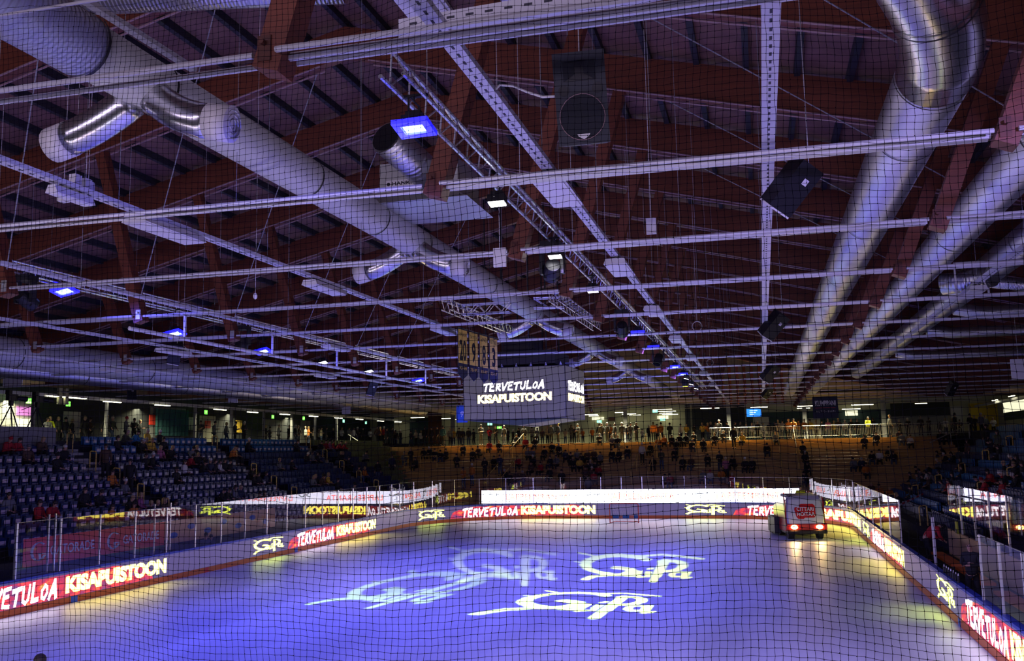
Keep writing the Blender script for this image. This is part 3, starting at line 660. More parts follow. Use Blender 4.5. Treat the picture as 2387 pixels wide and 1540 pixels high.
def ring_thing(name, s0, s1, label, lettering=()):
    R = empty('rink_board', rp((s0+s1)/2, 0, 0), label, 'rink board', 'LED rink boards round the ice')
    mb = MB(); profile(mb, s0, s1, [(.02, 0), (.02, 1.0), (.13, 1.0), (.13, 0)]); child(R, mb, 'panel', 'board_white')
    mb = MB(); profile(mb, s0, s1, [(.0, .22), (.0, .95), (.018, .95), (.018, .22)]); SCR.append(child(R, mb, 'led_screen', 'led_dark'))
    mb = MB(); profile(mb, s0, s1, [(-.012, 0), (-.012, .2), (.019, .2), (.019, 0)]); child(R, mb, 'kick_plate', 'kick_orange')
    mb = MB(); profile(mb, s0, s1, [(-.015, 1.0), (-.015, 1.07), (.15, 1.07), (.15, 1.0)]); child(R, mb, 'cap_rail', 'cap_blue')
    return R
RB = {}; SCR = []
mid = (S1+S2)/2
RB['L'] = ring_thing('b', S0-1, S1, 'long straight LED rink board on the left side of the ice')
RB['LC'] = ring_thing('b', S1+.01, S2, 'curved LED rink board in the far left corner')
RB['E'] = ring_thing('b', S2+.01, S3, 'straight LED rink board behind the far goal')
RB['RC'] = ring_thing('b', S3+.01, S4, 'curved LED rink board in the far right corner')
RB['R'] = ring_thing('b', S4+.01, S5, 'long straight LED rink board on the right side of the ice')
RB['N'] = ring_thing('b', S5+.01, STOT-1.01, 'rink board round the near end below the camera')
for k_, s_ in zip(('L', 'LC', 'E', 'RC', 'R', 'N'), SCR): RB[k_+'s'] = s_
def let(side, VF, s0, s1, z0, z1, m, off=-.006, nm='lettering', tilt=0.0):
    mb = MB(); put2d(mb, VF, lambda u, v: rp(s0+(s1-s0)*u, off-.0015*v, z0+(z1-z0)*v)); return child(RB[side+'s'], mb, nm, m)
def flame(side, s0, s1): 
    mb = MB(); n = max(4, int((s1-s0)/.2))
    for i in range(n):
        a, b = s0+(s1-s0)*i/n, s0+(s1-s0)*(i+1)/n; f = lambda s: max(0, min(1, 2.2*min(s-s0, s1-s)/(s1-s0)*2))
        mb.quad(rp(b, -.003, .22), rp(a, -.003, .22), rp(a, -.003, .22+.72*f(a)**.3), rp(b, -.003, .22+.72*f(b)**.3), uv=((b*.6, 0), (a*.6, 0), (a*.6, .7), (b*.6, .7)))
    child(RB[side+'s'], mb, 'flame_picture', 'led_flame')
TV, KP, LG = brush2d('TERVETULOA', .235), text2d('KISAPUISTOON', bold=.062, spacing=.96), logo2d()
L0, L1 = S0-1, S4
# left side (pixel columns read off the photograph, turned into metres along the board)
a, b, c = s_of(-95, S0, 30), s_of(135, S0, 30), s_of(387, S0, 40)
flame('L', a-1, c-.8); let('L', TV, a, b, .30, .86, 'let_white'); let('L', KP, b+.35, c, .33, .88, 'let_yellow')
a, b = s_of(590, 10, S1), s_of(660, 10, S1); let('L', LG, a, b, .26, .92, 'let_logo', nm='club_emblem')
a, b, c = s_of(693, 10, S1), s_of(778, 10, S1), s_of(876, 10, S1)
flame('L', a-1, c-.8); let('L', TV, a, b, .30, .86, 'let_white'); let('L', KP, b+.35, c, .33, .88, 'let_yellow')
a, b = s_of(975, S1, S2), s_of(1036, S1, S2); let('LC', LG, a, b, .26, .92, 'let_logo', nm='club_emblem')
a, b, c = s_of(1078, S1, S3), s_of(1208, S2-3, S3), s_of(1388, S2, S3)
flame('E', max(a-1, S2+.02), c-.8); flame('LC', a-1, S2); let('E', TV, a, b, .30, .86, 'let_white'); let('E', KP, b+.2, c, .30, .90, 'let_yellow')
a, b = s_of(1597, S2, S4), s_of(1691, S2, S4); let('RC' if a > S3 else 'E', LG, a, b, .24, .93, 'let_logo', nm='club_emblem')
a, b, c = s_of(1743, S3, S4), s_of(1868, S3, S4), s_of(2015, S3, S4+4)
flame('RC', a-1, min(c, S4)); let('RC', TV, a, b, .30, .86, 'let_white'); let('RC', KP, b+.2, c, .30, .90, 'let_yellow')
def ySs(Y): return S4+(YF-RC-Y)
def sR(u): return s_of(u, S4-3, S5)
a, b = sR(2012), sR(2027); let('R', LG, a, b, .24, .93, 'let_logo', nm='club_emblem')
a, b, c = sR(2034), sR(2062), sR(2108)
flame('R', a-1, c-.6); let('R', TV, a, b, .30, .86, 'let_white'); let('R', KP, b+.2, c, .30, .90, 'let_yellow')
a, b = sR(2185), sR(2226); let('R', LG, a, b, .24, .93, 'let_logo', nm='club_emblem')
a, b, c = sR(2253), sR(2352), sR(2352)+4.6
flame('R', a-.8, c); let('R', TV, a, b, .30, .86, 'let_white'); let('R', KP, b+.2, c, .30, .90, 'let_yellow')
# coloured line marks on the kick plate
for side, s, m, nm in (('L', S0+27.05-(YN+RC), 'mark_blue', 'blue'), ('L', 34.73-(YN+RC), 'mark_red', 'red'), ('L', 42.41-(YN+RC), 'mark_blue', 'blue'), ('R', ySs(27.05), 'mark_blue', 'blue')):
    mb = MB(); profile(mb, s-.15, s+.15, [(-.02, 0), (-.02, .2), (-.011, .2), (-.011, 0)]); child(RB[side], mb, 'line_mark', m, label=nm+' line mark')
# ---- glass round the rink
def pane(s0, s1, z1, lab, grp, post=True, off=.075, z0=1.07):
    R = empty('glass_panel', rp((s0+s1)/2, off, z0), lab, 'glass panel', grp)
    mb = MB(); strip(mb, s0+.03, s1-.03, off, z0, off, z1, .8); child(R, mb, 'pane', 'rink_glass')
    if post:
        mb = MB(); p = rp(s1, off, 0); t = (rp(s1+.05, off, 0)-rp(s1-.05, off, 0)).normalized(); nrm = Vector((t.y, -t.x, 0))
        mb.bar(p+Vector((0, 0, z0)), p+Vector((0, 0, z1)), .05, .05, up=t); child(R, mb, 'post', 'alu')
    mb = MB(); mb.tube([rp(s0, off, z1+.01), rp((s0+s1)/2, off, z1+.01), rp(s1, off, z1+.01)], .012, 4); child(R, mb, 'top_trim', 'alu')
s = 24.5-(YN+RC); grp = 'glass panels along the left boards'
while s < S1-.5: pane(s, min(s+1.9, S1), 2.76, 'clear glass panel with a metal post on the left side boards', grp); s += 1.9
mb = MB(); mb.cbox((XL-.075, 24.5, 1.92), (.07, .07, 1.7)); tag(mb.build('end_post', 'alu'), 'metal end post where the left side glass begins', 'post')
for y in (26.4, 26.7, 32.0, 33.0):
    mb = MB(); mb.box((XL-.575, y-.025, -.02), (XL-.525, y+.025, 2.9)); tag(mb.build('bench_post', 'alu'), 'slim metal post behind the left glass, %.0f metres down the boards' % y, 'post', 'posts of the left benches')
grp = 'glass panels round the far end'
n = 12; 
for i in range(7): pane(S1+CA*i/7, S1+CA*(i+1)/7, 2.80, 'curved corner glass panel at the far left of the rink', 'glass panels of the far left corner')
for i in range(7): pane(S2+ENDW*i/7, S2+ENDW*(i+1)/7, 2.80, 'tall glass panel behind the far goal', grp)
for i in range(7): pane(S3+CA*i/7, S3+CA*(i+1)/7, 2.70, 'curved corner glass panel at the far right of the rink', 'glass panels of the far right corner')
yb1 = at(2095, 1240, X=XR).y; yb0 = 24.35
n = 6
for i in range(n): pane(S4+(ySs(yb1)-S4)*i/n, S4+(ySs(yb1)-S4)*(i+1)/n, 2.62, 'glass panel on the right boards beyond the team bench', 'far glass panels of the right side')
ss = ySs(yb0)
for i in range(6): pane(ss+i*1.9, ss+(i+1)*1.9, 2.55, 'large glass panel on the right boards near the camera', 'near glass panels of the right side')
mb = MB(); mb.cbox((XR+.075, yb0, 1.8), (.05, .05, 1.5)); tag(mb.build('end_post', 'alu'), 'pale end post at the near end of the right team bench opening', 'post')
# ---- white LED banner on the far end glass and its twin behind the near glass
def led_banner(y, x0, x1, z0, z1, sgn, label, mirror=False):
    R = empty('led_banner', ((x0+x1)/2, y, z0), label, 'LED banner', None); hh = z1-z0
    mb = MB(); mb.box((x0, y, z0), (x1, y+.05*sgn, z1)) if sgn > 0 else mb.box((x0, y-.05, z0), (x1, y, z1)); child(R, mb, 'casing', 'black')
    yy = y-.004*sgn; mb = MB(); mb.quad((x0+.03, yy, z0+.03), (x1-.03, yy, z0+.03), (x1-.03, yy, z1-.03), (x0+.03, yy, z1-.03)); child(R, mb, 'screen', 'banner_led')
    mb = MB(); yy -= .003*sgn; LP = text2d('LAPPEENRANTA', bold=.01, spacing=1.12); L = (x1-x0)/3
    for i in range(3):
        a = x0+L*i+.25*L; b = a+.62*L
        f = (lambda u, v: (a+(b-a)*u, yy, z0+hh*(.28+.42*v))) if sgn > 0 else (lambda u, v: (b-(b-a)*u, yy, z0+hh*(.28+.42*v)))
        put2d(mb, LP, f)
    child(R, mb, 'lettering', 'banner_red')
    mb = MB()
    for i in range(3):   # running-bird mark between the words
        c = x0+L*i+.11*L
        for q in ribbon([(-.5, .1), (-.1, .25), (.3, .1), (.55, .3)], .1)+ribbon([(-.1, .25), (-.4, .45), (.1, .3)], .07)+ribbon([(0, .1), (-.1, -.15), (.1, -.2)], .06): mb.poly([(c+x*sgn*.9, yy, z0+hh*.5+y_*.75) for x, y_ in q])
    child(R, mb, 'bird_mark', 'banner_grey')
    return R
led_banner(YF-.06, -19.45, 2.33, 1.02, 1.98, 1, 'long glowing white LED banner above the boards behind the far goal')
led_banner(YN+.06, -20.0, 2.6, 1.10, 2.0, -1, 'white LED banner at the near end of the rink below the camera')
# ---- goal
R = empty('goal', (XC, YF-4, 0), 'red-framed ice hockey goal with white net before the far boards', 'goal')
mb = MB(); g = YF-4; P = lambda x, z: (XC+x, g, z)
mb.tube([P(-.915, 0), P(-.915, 1.16), P(-.87, 1.22), P(.87, 1.22), P(.915, 1.16), P(.915, 0)], .03, 7); mb.tube([P(-.915, .03), (XC-.7, g+1.0, .03), (XC+.7, g+1.0, .03), P(.915, .03)], .02, 6); mb.tube([(XC-.9, g+.05, 1.2), (XC-.6, g+.5, 1.2), (XC+.6, g+.5, 1.2), (XC+.9, g+.05, 1.2)], .02, 6)
child(R, mb, 'frame', 'mark_red')
mb = MB()
for i in range(25): x = -.9+i*.075; mb.tube([(XC+x*.95, g+.45, 1.2), (XC+x*.8, g+.98, .05)], .004, 3)
for i in range(12): z = .1+i*.1; y = g+.98-(z/1.2)*.5; mb.tube([(XC-.85, y, z), (XC+.85, y, z)], .004, 3)
child(R, mb, 'net', 'white_paint')['kind'] = 'stuff'
mb = MB()
for x, w_ in ((-.66, .4), (.0, .42), (.68, .3)): mb.cbox((XC+x, g+.82, .36), (w_, .02, .24))
child(R, mb, 'sponsor_pad', 'seat_bright')

# ------------------------------------------------------------------ stands
NROW = 13
def lrow(i): return 25.5+.70*i                      # distance |X| of a row's seat backs for the left side
def lz(i):   return H-(.1285-.0135*i)*lrow(i)-.83   # its floor
LY0, LY1, AIS = 12.0, 82.0, (27.3, 40.2, 53.2, 66.0)
def mx(x): return 2*XC-x                             # mirror across the hall
def build_stand(mir, y0, y1, name, lab):
    f = (lambda x: mx(x)) if mir else (lambda x: x)
    mb = MB()
    for i in range(NROW):
        xa = -(lrow(i)-.62); xb = -(lrow(i)+.08); z = lz(i); x0, x1 = sorted((f(xa), f(xb))); mb.box((x0, y0, -.2), (x1, y1, z))
    x0, x1 = sorted((f(-(lrow(12)+.08)), f(-43))); mb.box((x0, y0, -.2), (x1, 100, 5.6))
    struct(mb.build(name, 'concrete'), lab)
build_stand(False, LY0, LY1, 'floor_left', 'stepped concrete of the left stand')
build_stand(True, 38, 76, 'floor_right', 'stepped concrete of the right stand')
mb = MB(); mb.box((-24.85, LY0, -.2), (-24.7, LY1, 1.25)); struct(mb.build('wall_left', 'concrete_dark'), 'low front wall of the left stand')
mb = MB(); mb.box((XL-2.5, 0, -.25), (XL-.16, 90, -.02)); mb.box((XR+.16, 0, -.25), (mx(-24.8), 90, -.02)); mb.box((XL-3, YF+.2, -.25), (XR+3, YF+3, -.02)); mb.box((XL-3, -8, -.25), (XR+20, YN-.2, -.02))
struct(mb.build('floor_outer', 'concrete_dark'), 'dark floor outside the rink boards')
# far terrace of wooden steps
NT = 20; TY0, TZ0, TD, TR = 67.2, .62, .79, .2315
def ty(j): return TY0+TD*j
def tz(j): return TZ0+TR*(j+1)
TX0, TX1 = -34.5, 14.5
mb = MB(); gp = MB()
for j in range(NT):
    mb.box((TX0, ty(j), -.2), (TX1, ty(j)+TD+.01, tz(j)))
    gp.box((TX0, ty(j)-.004, tz(j)-TR*.5-.008), (TX1, ty(j)+.01, tz(j)-TR*.5+.008)); gp.box((TX0, ty(j)-.006, tz(j)-.035), (TX1, ty(j)+.01, tz(j)-.02))
TOPZ = tz(NT-1)
mb.box((TX0, ty(NT), -.2), (TX1, ty(NT)+.6, TOPZ+.01))
tr = struct(mb.build('floor_terrace', 'wood_floor'), 'yellow-brown wooden standing terrace at the far end'); g_ = gp.build('board_gap', 'gap', tr); g_['kind'] = 'stuff'
CY0 = ty(NT)
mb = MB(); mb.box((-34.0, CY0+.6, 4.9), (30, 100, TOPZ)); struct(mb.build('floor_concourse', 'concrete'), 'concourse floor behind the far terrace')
# dividing steps up the terrace with yellow rails
def at_row_y(u, v_, dz):  # nearest terrace row whose surface+dz is seen at that pixel
    best = None
    for j in range(NT):
        p = at(u, v_, Y=ty(j)+.35); e = abs(p.z-(tz(j)+dz))
        if best is None or e < best[0]: best = (e, j, p.x)
    return best[1], best[2]
def terr_rail(x0, x1, j0, j1, label):
    mb = MB(); a, b = Vector((x0, ty(j0)+.2, tz(j0))), Vector((x1, ty(j1)+.2, tz(j1))); k = max(2, int((j1-j0)/4))
    R = empty('handrail', a, label, 'handrail', 'long yellow rails on the far terrace')
    mb.tube([a+Vector((0, 0, .95)), b+Vector((0, 0, .95))], .035, 6); child(R, mb, 'top_rail', 'rail_yellow')
    for i in range(k+1):
        t = i/k; q = a+(b-a)*t; jj = j0+(j1-j0)*t; mb = MB(); mb.cyl((q.x, q.y, tz(int(jj))-.02), (q.x, q.y, q.z+.95), .03, 6); child(R, mb, 'post', 'rail_yellow')
for i, (x, j0, j1) in enumerate(((at(1130, 1108, Y=70).x, 4, 19), (at(1165, 1108, Y=70).x, 4, 14), (at(1465, 1100, Y=70).x, 5, 18), (at(1505, 1100, Y=70).x, 5, 18), (at(1825, 1100, Y=70).x, 4, 19), (at(1868, 1100, Y=70).x, 4, 19))):
    terr_rail(x, x+.0, j0, j1, 'long yellow handrail climbing the wooden terrace, %s from the left' % ordn(i))
def frame_rail(u0, u1, v_, label):
    j, xa = at_row_y(u0, v_, 1.0); _, xb = at_row_y(u1, v_, 1.0); y = ty(j)+.4; mb = MB(); z = tz(j)
    mb.tube([(xa, y, z), (xa, y, z+1), (xb, y, z+1), (xb, y, z)], .03, 6); mb.tube([((xa+xb)/2, y, z), ((xa+xb)/2, y, z+1)], .025, 6); mb.tube([(xa, y, z+.5), (xb, y, z+.5)], .02, 6)
    tag(mb.build('crush_barrier', 'rail_yellow'), label, 'barrier', 'barriers on the terrace')
frame_rail(942, 1018, 1061, 'yellow crush barrier on the left of the wooden terrace'); frame_rail(2055, 2094, 1047, 'yellow crush barrier on the right of the wooden terrace')
# front railing of the far concourse
for i in range(9):
    xa = at(1655, 1000, Y=CY0+.3).x+i*2.3; xb = xa+2.2; y = CY0+.3
    R = empty('crowd_barrier', (xa, y, TOPZ), 'grey steel crowd barrier on the top edge of the terrace, %s from the left' % ordn(i), 'barrier', 'crowd barriers at the far concourse')
    mb = MB(); mb.tube([(xa, y, TOPZ), (xa, y, TOPZ+1.1), (xb, y, TOPZ+1.1), (xb, y, TOPZ)], .022, 6); mb.tube([(xa, y, TOPZ+.25), (xb, y, TOPZ+.25)], .018, 5); child(R, mb, 'frame', 'rail_steel')
    mb = MB(); t = .12
    while t < 2.15: mb.cyl((xa+t, y, TOPZ+.25), (xa+t, y, TOPZ+1.1), .009, 4); t += .13
    child(R, mb, 'bars', 'rail_steel')['kind'] = 'stuff'
# diagonal pale rails at the two top corners of the terrace
for (u0, v0, u1, v1, w_) in ((812, 1012, 922, 1086, 'left'), (2262, 987, 2168, 1031, 'right')):
    a = at(u0, v0, Y=CY0-1); b = at(u1, v1, Y=CY0-8 if w_ == 'left' else CY0-4); mb = MB(); mb.tube([a, b], .04, 6)
    for t in (.05, .5, .95):
        q = a+(b-a)*t; mb.cyl(q, (q.x, q.y, max(.6, tz(max(0, min(NT-1, int((q.y-TY0)/TD)))))), .03, 6)
    tag(mb.build('handrail', 'rail_steel'), 'pale diagonal handrail at the top %s corner of the wooden terrace' % w_, 'handrail')

# ---- seats
def seat_proto(body, lab_m, label, parts=True):
    R = empty('stadium_seat', (0, 0, 0), label, 'seat')     # faces +X
    b = MB(); b.cbox((-.02, 0, .22), (.08, .06, .44)); child(R, b, 'bracket', 'bracket')
    b = MB(); b.prism([(-.05, -.23, .44), (-.05, .23, .44), (-.12, .21, .84), (-.12, -.21, .84)], (-.04, 0, .0)); b.cbox((-.10, 0, .85), (.06, .34, .04)); child(R, b, 'backrest', body)
    b = MB(); b.prism([(0.0, -.22, .42), (0.0, .22, .42), (.06, .2, .80), (.06, -.2, .80)], (.035, 0, 0)); child(R, b, 'seat_pan', body)
    if lab_m: b = MB(); b.cbox((.102, 0, .60), (.012, .28, .15)); b.cbox((.085, 0, .60), (.03, .24, .1)); child(R, b, 'sponsor_label', lab_m)
    return R
def copy_at(R, loc, label=None, group=None, rot=0.0):
    r = R.copy(); col.objects.link(r); r.location = loc; r.rotation_euler = (0, 0, rot)
    if label: r['label'] = label
    if group: r['group'] = group
    for ch in list(R.children):
        c = ch.copy(); col.objects.link(c); c.parent = r
        for g in ch.children: d = g.copy(); col.objects.link(d); d.parent = c
    return r
PRO = {}
for key, args in {'A': ('seat_blue', 'seat_label'), 'W': ('seat_blue', 'seat_label_white'), 'N': ('seat_blue', None), 'T': ('seat_bright', 'seat_label_white'), 'G': ('seat_green', None)}.items():
    PRO[key] = seat_proto(*args, 'stadium seat')
SEATS = []
BLK = ['block nearest the camera', 'second block from the camera', 'third block from the camera', 'fourth block from the camera', 'fifth block from the camera']
def block(y): return sum(y > a for a in AIS)
OCC = []
def free(i, y, side): return all(not (o[0] == side and o[1] == i and abs(o[2]-y) < .33) for o in OCC)
def seat_list():
    for i in range(NROW):
        y = LY0+6
        while y < 81:
            if all(abs(y-a) > 1.0 for a in AIS):
                b = block(y); top = i >= 11
                k = 'A' if b <= 1 else ('W' if b == 2 else 'N')
                if top and b >= 2: k = 'T' if b < 4 else 'G'
                if b == 4 and k == 'N': k = 'G' if y > 71 else 'N'
                p = (-(lrow(i)-.15), y, lz(i)); u, v = px((p[0], p[1], p[2]+.7))
                if -30 < u < 2400: SEATS.append(((p[1]-0)**2+p[0]**2, 'L', i, y, p, k, b))
            y += .56
    for i in range(NROW):
        y = 40
        while y < 74:
            if abs(y-52) > .8 and abs(y-64) > .8:
                p = (mx(-(lrow(i)-.15)), y, lz(i)); u, v = px((p[0], p[1], p[2]+.7))
                if u < 2400: SEATS.append((p[1]**2+p[0]**2, 'R', i, y, p, 'T' if i % 2 or i > 9 else 'N', int(y > 52)+int(y > 64)))
            y += .56
# ------------------------------------------------------------------ people
for nm, c in {'j_black': (.012, .012, .016), 'j_navy': (.02, .03, .07), 'j_grey': (.16, .17, .18), 'j_olive': (.06, .07, .04), 'j_brown': (.09, .05, .035), 'j_red': (.42, .015, .025), 'j_orange': (.62, .20, .03),
              'j_yellow': (.75, .50, .06), 'j_white': (.72, .72, .66), 'j_beige': (.5, .42, .3), 'j_blue': (.03, .22, .50), 'j_pink': (.45, .14, .26), 'j_hiviz': (.75, .85, .03), 'j_jeans': (.06, .09, .16), 'j_teal': (.02, .10, .14)}.items(): mat(nm, c, .8)
mat('skin', (.52, .30, .22), .55); mat('eye', (.02, .015, .015), .3); mat('lip', (.35, .10, .09), .5)
mat('hair_dark', (.03, .02, .015), .6); mat('hair_blond', (.45, .32, .15), .6); mat('hair_grey', (.45, .44, .42), .6)
def skin_mesh(name, V, E_, rad, sub=1, root=0):
    me = bpy.data.meshes.new(name); me.from_pydata([tuple(v) for v in V], E_, [])
    o = bpy.data.objects.new(name, me); col.objects.link(o); m = o.modifiers.new('s', 'SKIN')
    for i, r in enumerate(rad):
        s_ = me.skin_vertices[0].data[i]; s_.radius = r if isinstance(r, tuple) else (r, r); s_.use_root = (i == root)
    if sub: o.modifiers.new('u', 'SUBSURF').levels = sub
    dg = bpy.context.evaluated_depsgraph_get(); dg.update(); out = bpy.data.meshes.new_from_object(o.evaluated_get(dg)); out.name = name
    bpy.data.objects.remove(o); bpy.data.meshes.remove(me)
    out.polygons.foreach_set('use_smooth', [True]*len(out.polygons)); return out
def add_to(me, mb, mats):      # join builder geometry (eyes, fingers) into a mesh
    V = [tuple(v.co) for v in me.vertices]; Fs = [tuple(p.vertices) for p in me.polygons]; n = len(V)
    o = bpy.data.meshes.new(me.name); o.from_pydata(V+mb.v, [], Fs+[tuple(n+k for k in f) for f in mb.f])
    o.polygons.foreach_set('material_index', [0]*len(Fs)+mb.m); o.polygons.foreach_set('use_smooth', [True]*len(o.polygons))
    for x in mats: o.materials.append(M[x])
    return o
POSES = {   # facing -Y; p pelvis, c chest, n neck, h head centre, then per side elbow, wrist, knee, ankle
 'stand': dict(p=(0, 0, .93), c=(0, 0, 1.24), n=(0, 0, 1.47), h=(0, -.01, 1.63), e=[(-.25, .02, 1.14), (.25, .02, 1.14)], w=[(-.25, -.07, .90), (.25, -.07, .90)], k=[(-.10, -.02, .50), (.10, -.02, .50)], a=[(-.11, .03, .09), (.11, .03, .09)]),
 'fold': dict(p=(0, 0, .93), c=(0, .01, 1.24), n=(0, 0, 1.47), h=(0, -.03, 1.63), e=[(-.25, -.03, 1.15), (.25, -.03, 1.15)], w=[(.02, -.22, 1.20), (-.02, -.20, 1.13)], k=[(-.11, -.04, .50), (.12, .0, .50)], a=[(-.14, .02, .09), (.15, .05, .09)]),
 'phone': dict(p=(0, 0, .93), c=(0, .01, 1.24), n=(0, -.02, 1.46), h=(0, -.06, 1.61), e=[(-.24, -.03, 1.13), (.22, -.02, 1.14)], w=[(-.10, -.28, 1.14), (.08, -.28, 1.16)], k=[(-.09, -.03, .50), (.10, -.01, .50)], a=[(-.10, .0, .09), (.12, .05, .09)]),
 'walk': dict(p=(0, 0, .91), c=(0, -.02, 1.22), n=(0, -.03, 1.45), h=(0, -.05, 1.61), e=[(-.25, .08, 1.12), (.25, -.08, 1.12)], w=[(-.24, .12, .88), (.23, -.22, .95)], k=[(-.09, -.20, .52), (.10, .02, .50)], a=[(-.09, -.22, .12), (.10, .30, .14)]),
 'sit': dict(p=(0, .02, .50), c=(0, .03, .80), n=(0, 0, 1.03), h=(0, -.03, 1.19), e=[(-.26, -.02, .74), (.26, -.02, .74)], w=[(-.10, -.27, .62), (.10, -.27, .62)], k=[(-.14, -.40, .54), (.14, -.40, .54)], a=[(-.14, -.38, .10), (.15, -.38, .10)]),
 'lean': dict(p=(0, .04, .50), c=(0, -.10, .78), n=(0, -.23, .97), h=(0, -.31, 1.11), e=[(-.24, -.30, .66), (.24, -.30, .66)], w=[(-.04, -.50, .66), (.04, -.50, .64)], k=[(-.16, -.40, .54), (.16, -.40, .54)], a=[(-.17, -.36, .10), (.17, -.36, .10)]),
 'bend': dict(p=(0, .15, .95), c=(0, -.12, 1.18), n=(0, -.34, 1.28), h=(0, -.50, 1.30), e=[(-.24, -.28, .98), (.24, -.28, .98)], w=[(-.15, -.50, .80), (.15, -.48, .82)], k=[(-.12, .05, .50), (.12, .02, .50)], a=[(-.13, .10, .09), (.14, .06, .09)])}
PM = {}
for nm, P in POSES.items():
    p, c, n, h = (Vector(P[k]) for k in 'pcnh'); sh = [c+(n-c)*.72+Vector((sx*.18, 0, 0)) for sx in (-1, 1)]; hp = [p+Vector((sx*.09, 0, -.04)) for sx in (-1, 1)]
    ea, wa, ka, aa = ([Vector(q) for q in P[k]] for k in 'ewka'); hd = (h-n).normalized()
    V = [p, c, n, h-hd*.03, h+hd*.07, h-hd*.05+Vector((0, -.085, -.01))]; E_ = [(0, 1), (1, 2), (2, 3), (3, 4), (3, 5)]; r = [(.10, .075), (.13, .09), .05, (.075, .085), (.072, .08), .035]
    for s_ in (0, 1):
        b = len(V); hn = wa[s_]+(wa[s_]-ea[s_]).normalized()*.07
        V += [sh[s_], ea[s_], wa[s_], hn]; E_ += [(1, b), (b, b+1), (b+1, b+2), (b+2, b+3)]; r += [.06, .042, .028, (.040, .018)]
        b = len(V); toe = aa[s_]+Vector((0, -.16, -.05))
        V += [hp[s_], ka[s_], aa[s_], toe]; E_ += [(0, b), (b, b+1), (b+1, b+2), (b+2, b+3)]; r += [.07, .05, .036, (.035, .025)]
    body = skin_mesh('person', V, E_, r); mb = MB()
    for s_ in (0, 1):       # five fingers on each hand
        d = (wa[s_]-ea[s_]).normalized(); sd = d.cross(Vector((0, 0, 1))); sd = sd.normalized() if sd.length > .1 else Vector((1, 0, 0)); up = sd.cross(d); h0 = wa[s_]+d*.10
        for i_, (o_, L) in enumerate(((-.027, .055), (-.009, .068), (.009, .065), (.027, .05))): q = h0+sd*o_; mb.tube([q-d*.02, q+d*L*.5, q+d*L-up*.015], [.009, .0085, .006], 5)
        q = wa[s_]+d*.05+sd*.03; mb.tube([q, q+sd*.03+d*.02, q+sd*.032+d*.05], [.011, .01, .007], 5)
    mb.cm = 1; fw = Vector((0, -1, 0)); f0 = h-hd*.0
    for sx in (-1, 1): mb.ball(f0+Vector((sx*.03, -.083, .02)), .011, 6, 5)
    mb.cm = 2; mb.ball(f0+Vector((0, -.093, -.055)), .018, 6, 4, (1, .4, .4)); mb.cm = 0
    mb.ball(f0+Vector((0, -.10, -.015)), .015, 6, 5, (.8, 1, 1.3))
    for sx in (-1, 1): mb.ball(f0+Vector((sx*.082, -.005, 0)), .02, 6, 5, (.5, 1, 1.4))
    PM[nm, 'body'] = add_to(body, mb, ['skin', 'eye', 'lip'])
    V = [p+Vector((0, 0, -.11)), c, c+(n-c)*.72, n+(h-n)*.12]; E_ = [(0, 1), (1, 2), (2, 3)]; r = [(.185, .145), (.19, .15), (.15, .11), .065]
    for s_ in (0, 1):
        b = len(V); V += [sh[s_], ea[s_], wa[s_]-(wa[s_]-ea[s_])*.08]; E_ += [(2, b), (b, b+1), (b+1, b+2)]; r += [.085, .066, .052]
    PM[nm, 'jacket'] = skin_mesh('jacket', V, E_, r)
    V = [p+Vector((0, 0, .03))]; E_ = []; r = [(.165, .125)]
    for s_ in (0, 1):
        b = len(V); V += [hp[s_]+(ka[s_]-hp[s_])*.12, ka[s_], aa[s_]+Vector((0, 0, .02))]; E_ += [(0, b), (b, b+1), (b+1, b+2)]; r += [.10, .074, .058]
    PM[nm, 'trousers'] = skin_mesh('trousers', V, E_, r)
    mb = MB()
    for s_ in (0, 1): q = aa[s_]; mb.ball(q+Vector((0, -.07, -.05)), .06, 8, 5, (.8, 2.1, .7))
    PM[nm, 'shoes'] = mb; t = Vector((0, 0, 0))
    mb = MB(); mb.ball(h+hd*.045+Vector((0, .02, .01)), .105, 10, 7, (.9, 1.0, .95)); mb.ball(h+Vector((0, .06, -.04)), .07, 8, 6); PM[nm, 'hair'] = mb
    mb = MB(); mb.ball(h+hd*.045+Vector((0, .02, .01)), .108, 10, 7, (.9, 1.0, .95)); mb.ball(h+Vector((0, .05, -.06)), .085, 8, 6, (1, .8, 1.5)); PM[nm, 'longhair'] = mb
    mb = MB(); mb.ball(h+hd*.07+Vector((0, .015, 0)), .108, 10, 7, (.92, 1.02, .9)); mb.ball(h+hd*.175, .03, 6, 5); PM[nm, 'beanie'] = mb
    mb = MB(); mb.ball(h+hd*.075+Vector((0, .01, 0)), .105, 10, 7, (.92, 1.02, .7)); mb.cbox(h+hd*.075+Vector((0, -.13, -.02)), (.14, .12, .012)); PM[nm, 'cap'] = mb
    for k in ('shoes', 'hair', 'longhair', 'beanie', 'cap'):
        b = PM[nm, k]; o = b.build(k, 'black'); me = o.data; me.polygons.foreach_set('use_smooth', [True]*len(me.polygons)); bpy.data.objects.remove(o); PM[nm, k] = me
    for k in ('jacket', 'trousers'): PM[nm, k].materials.append(M['j_black'])
CN = dict(k='black', n='navy', g='grey', o='olive', b='brown', r='red', O='orange', y='yellow', w='white', e='beige', B='blue', p='pink', H='hiviz', j='jeans', t='teal')
PEOPLE = []
RP = random.Random(3)
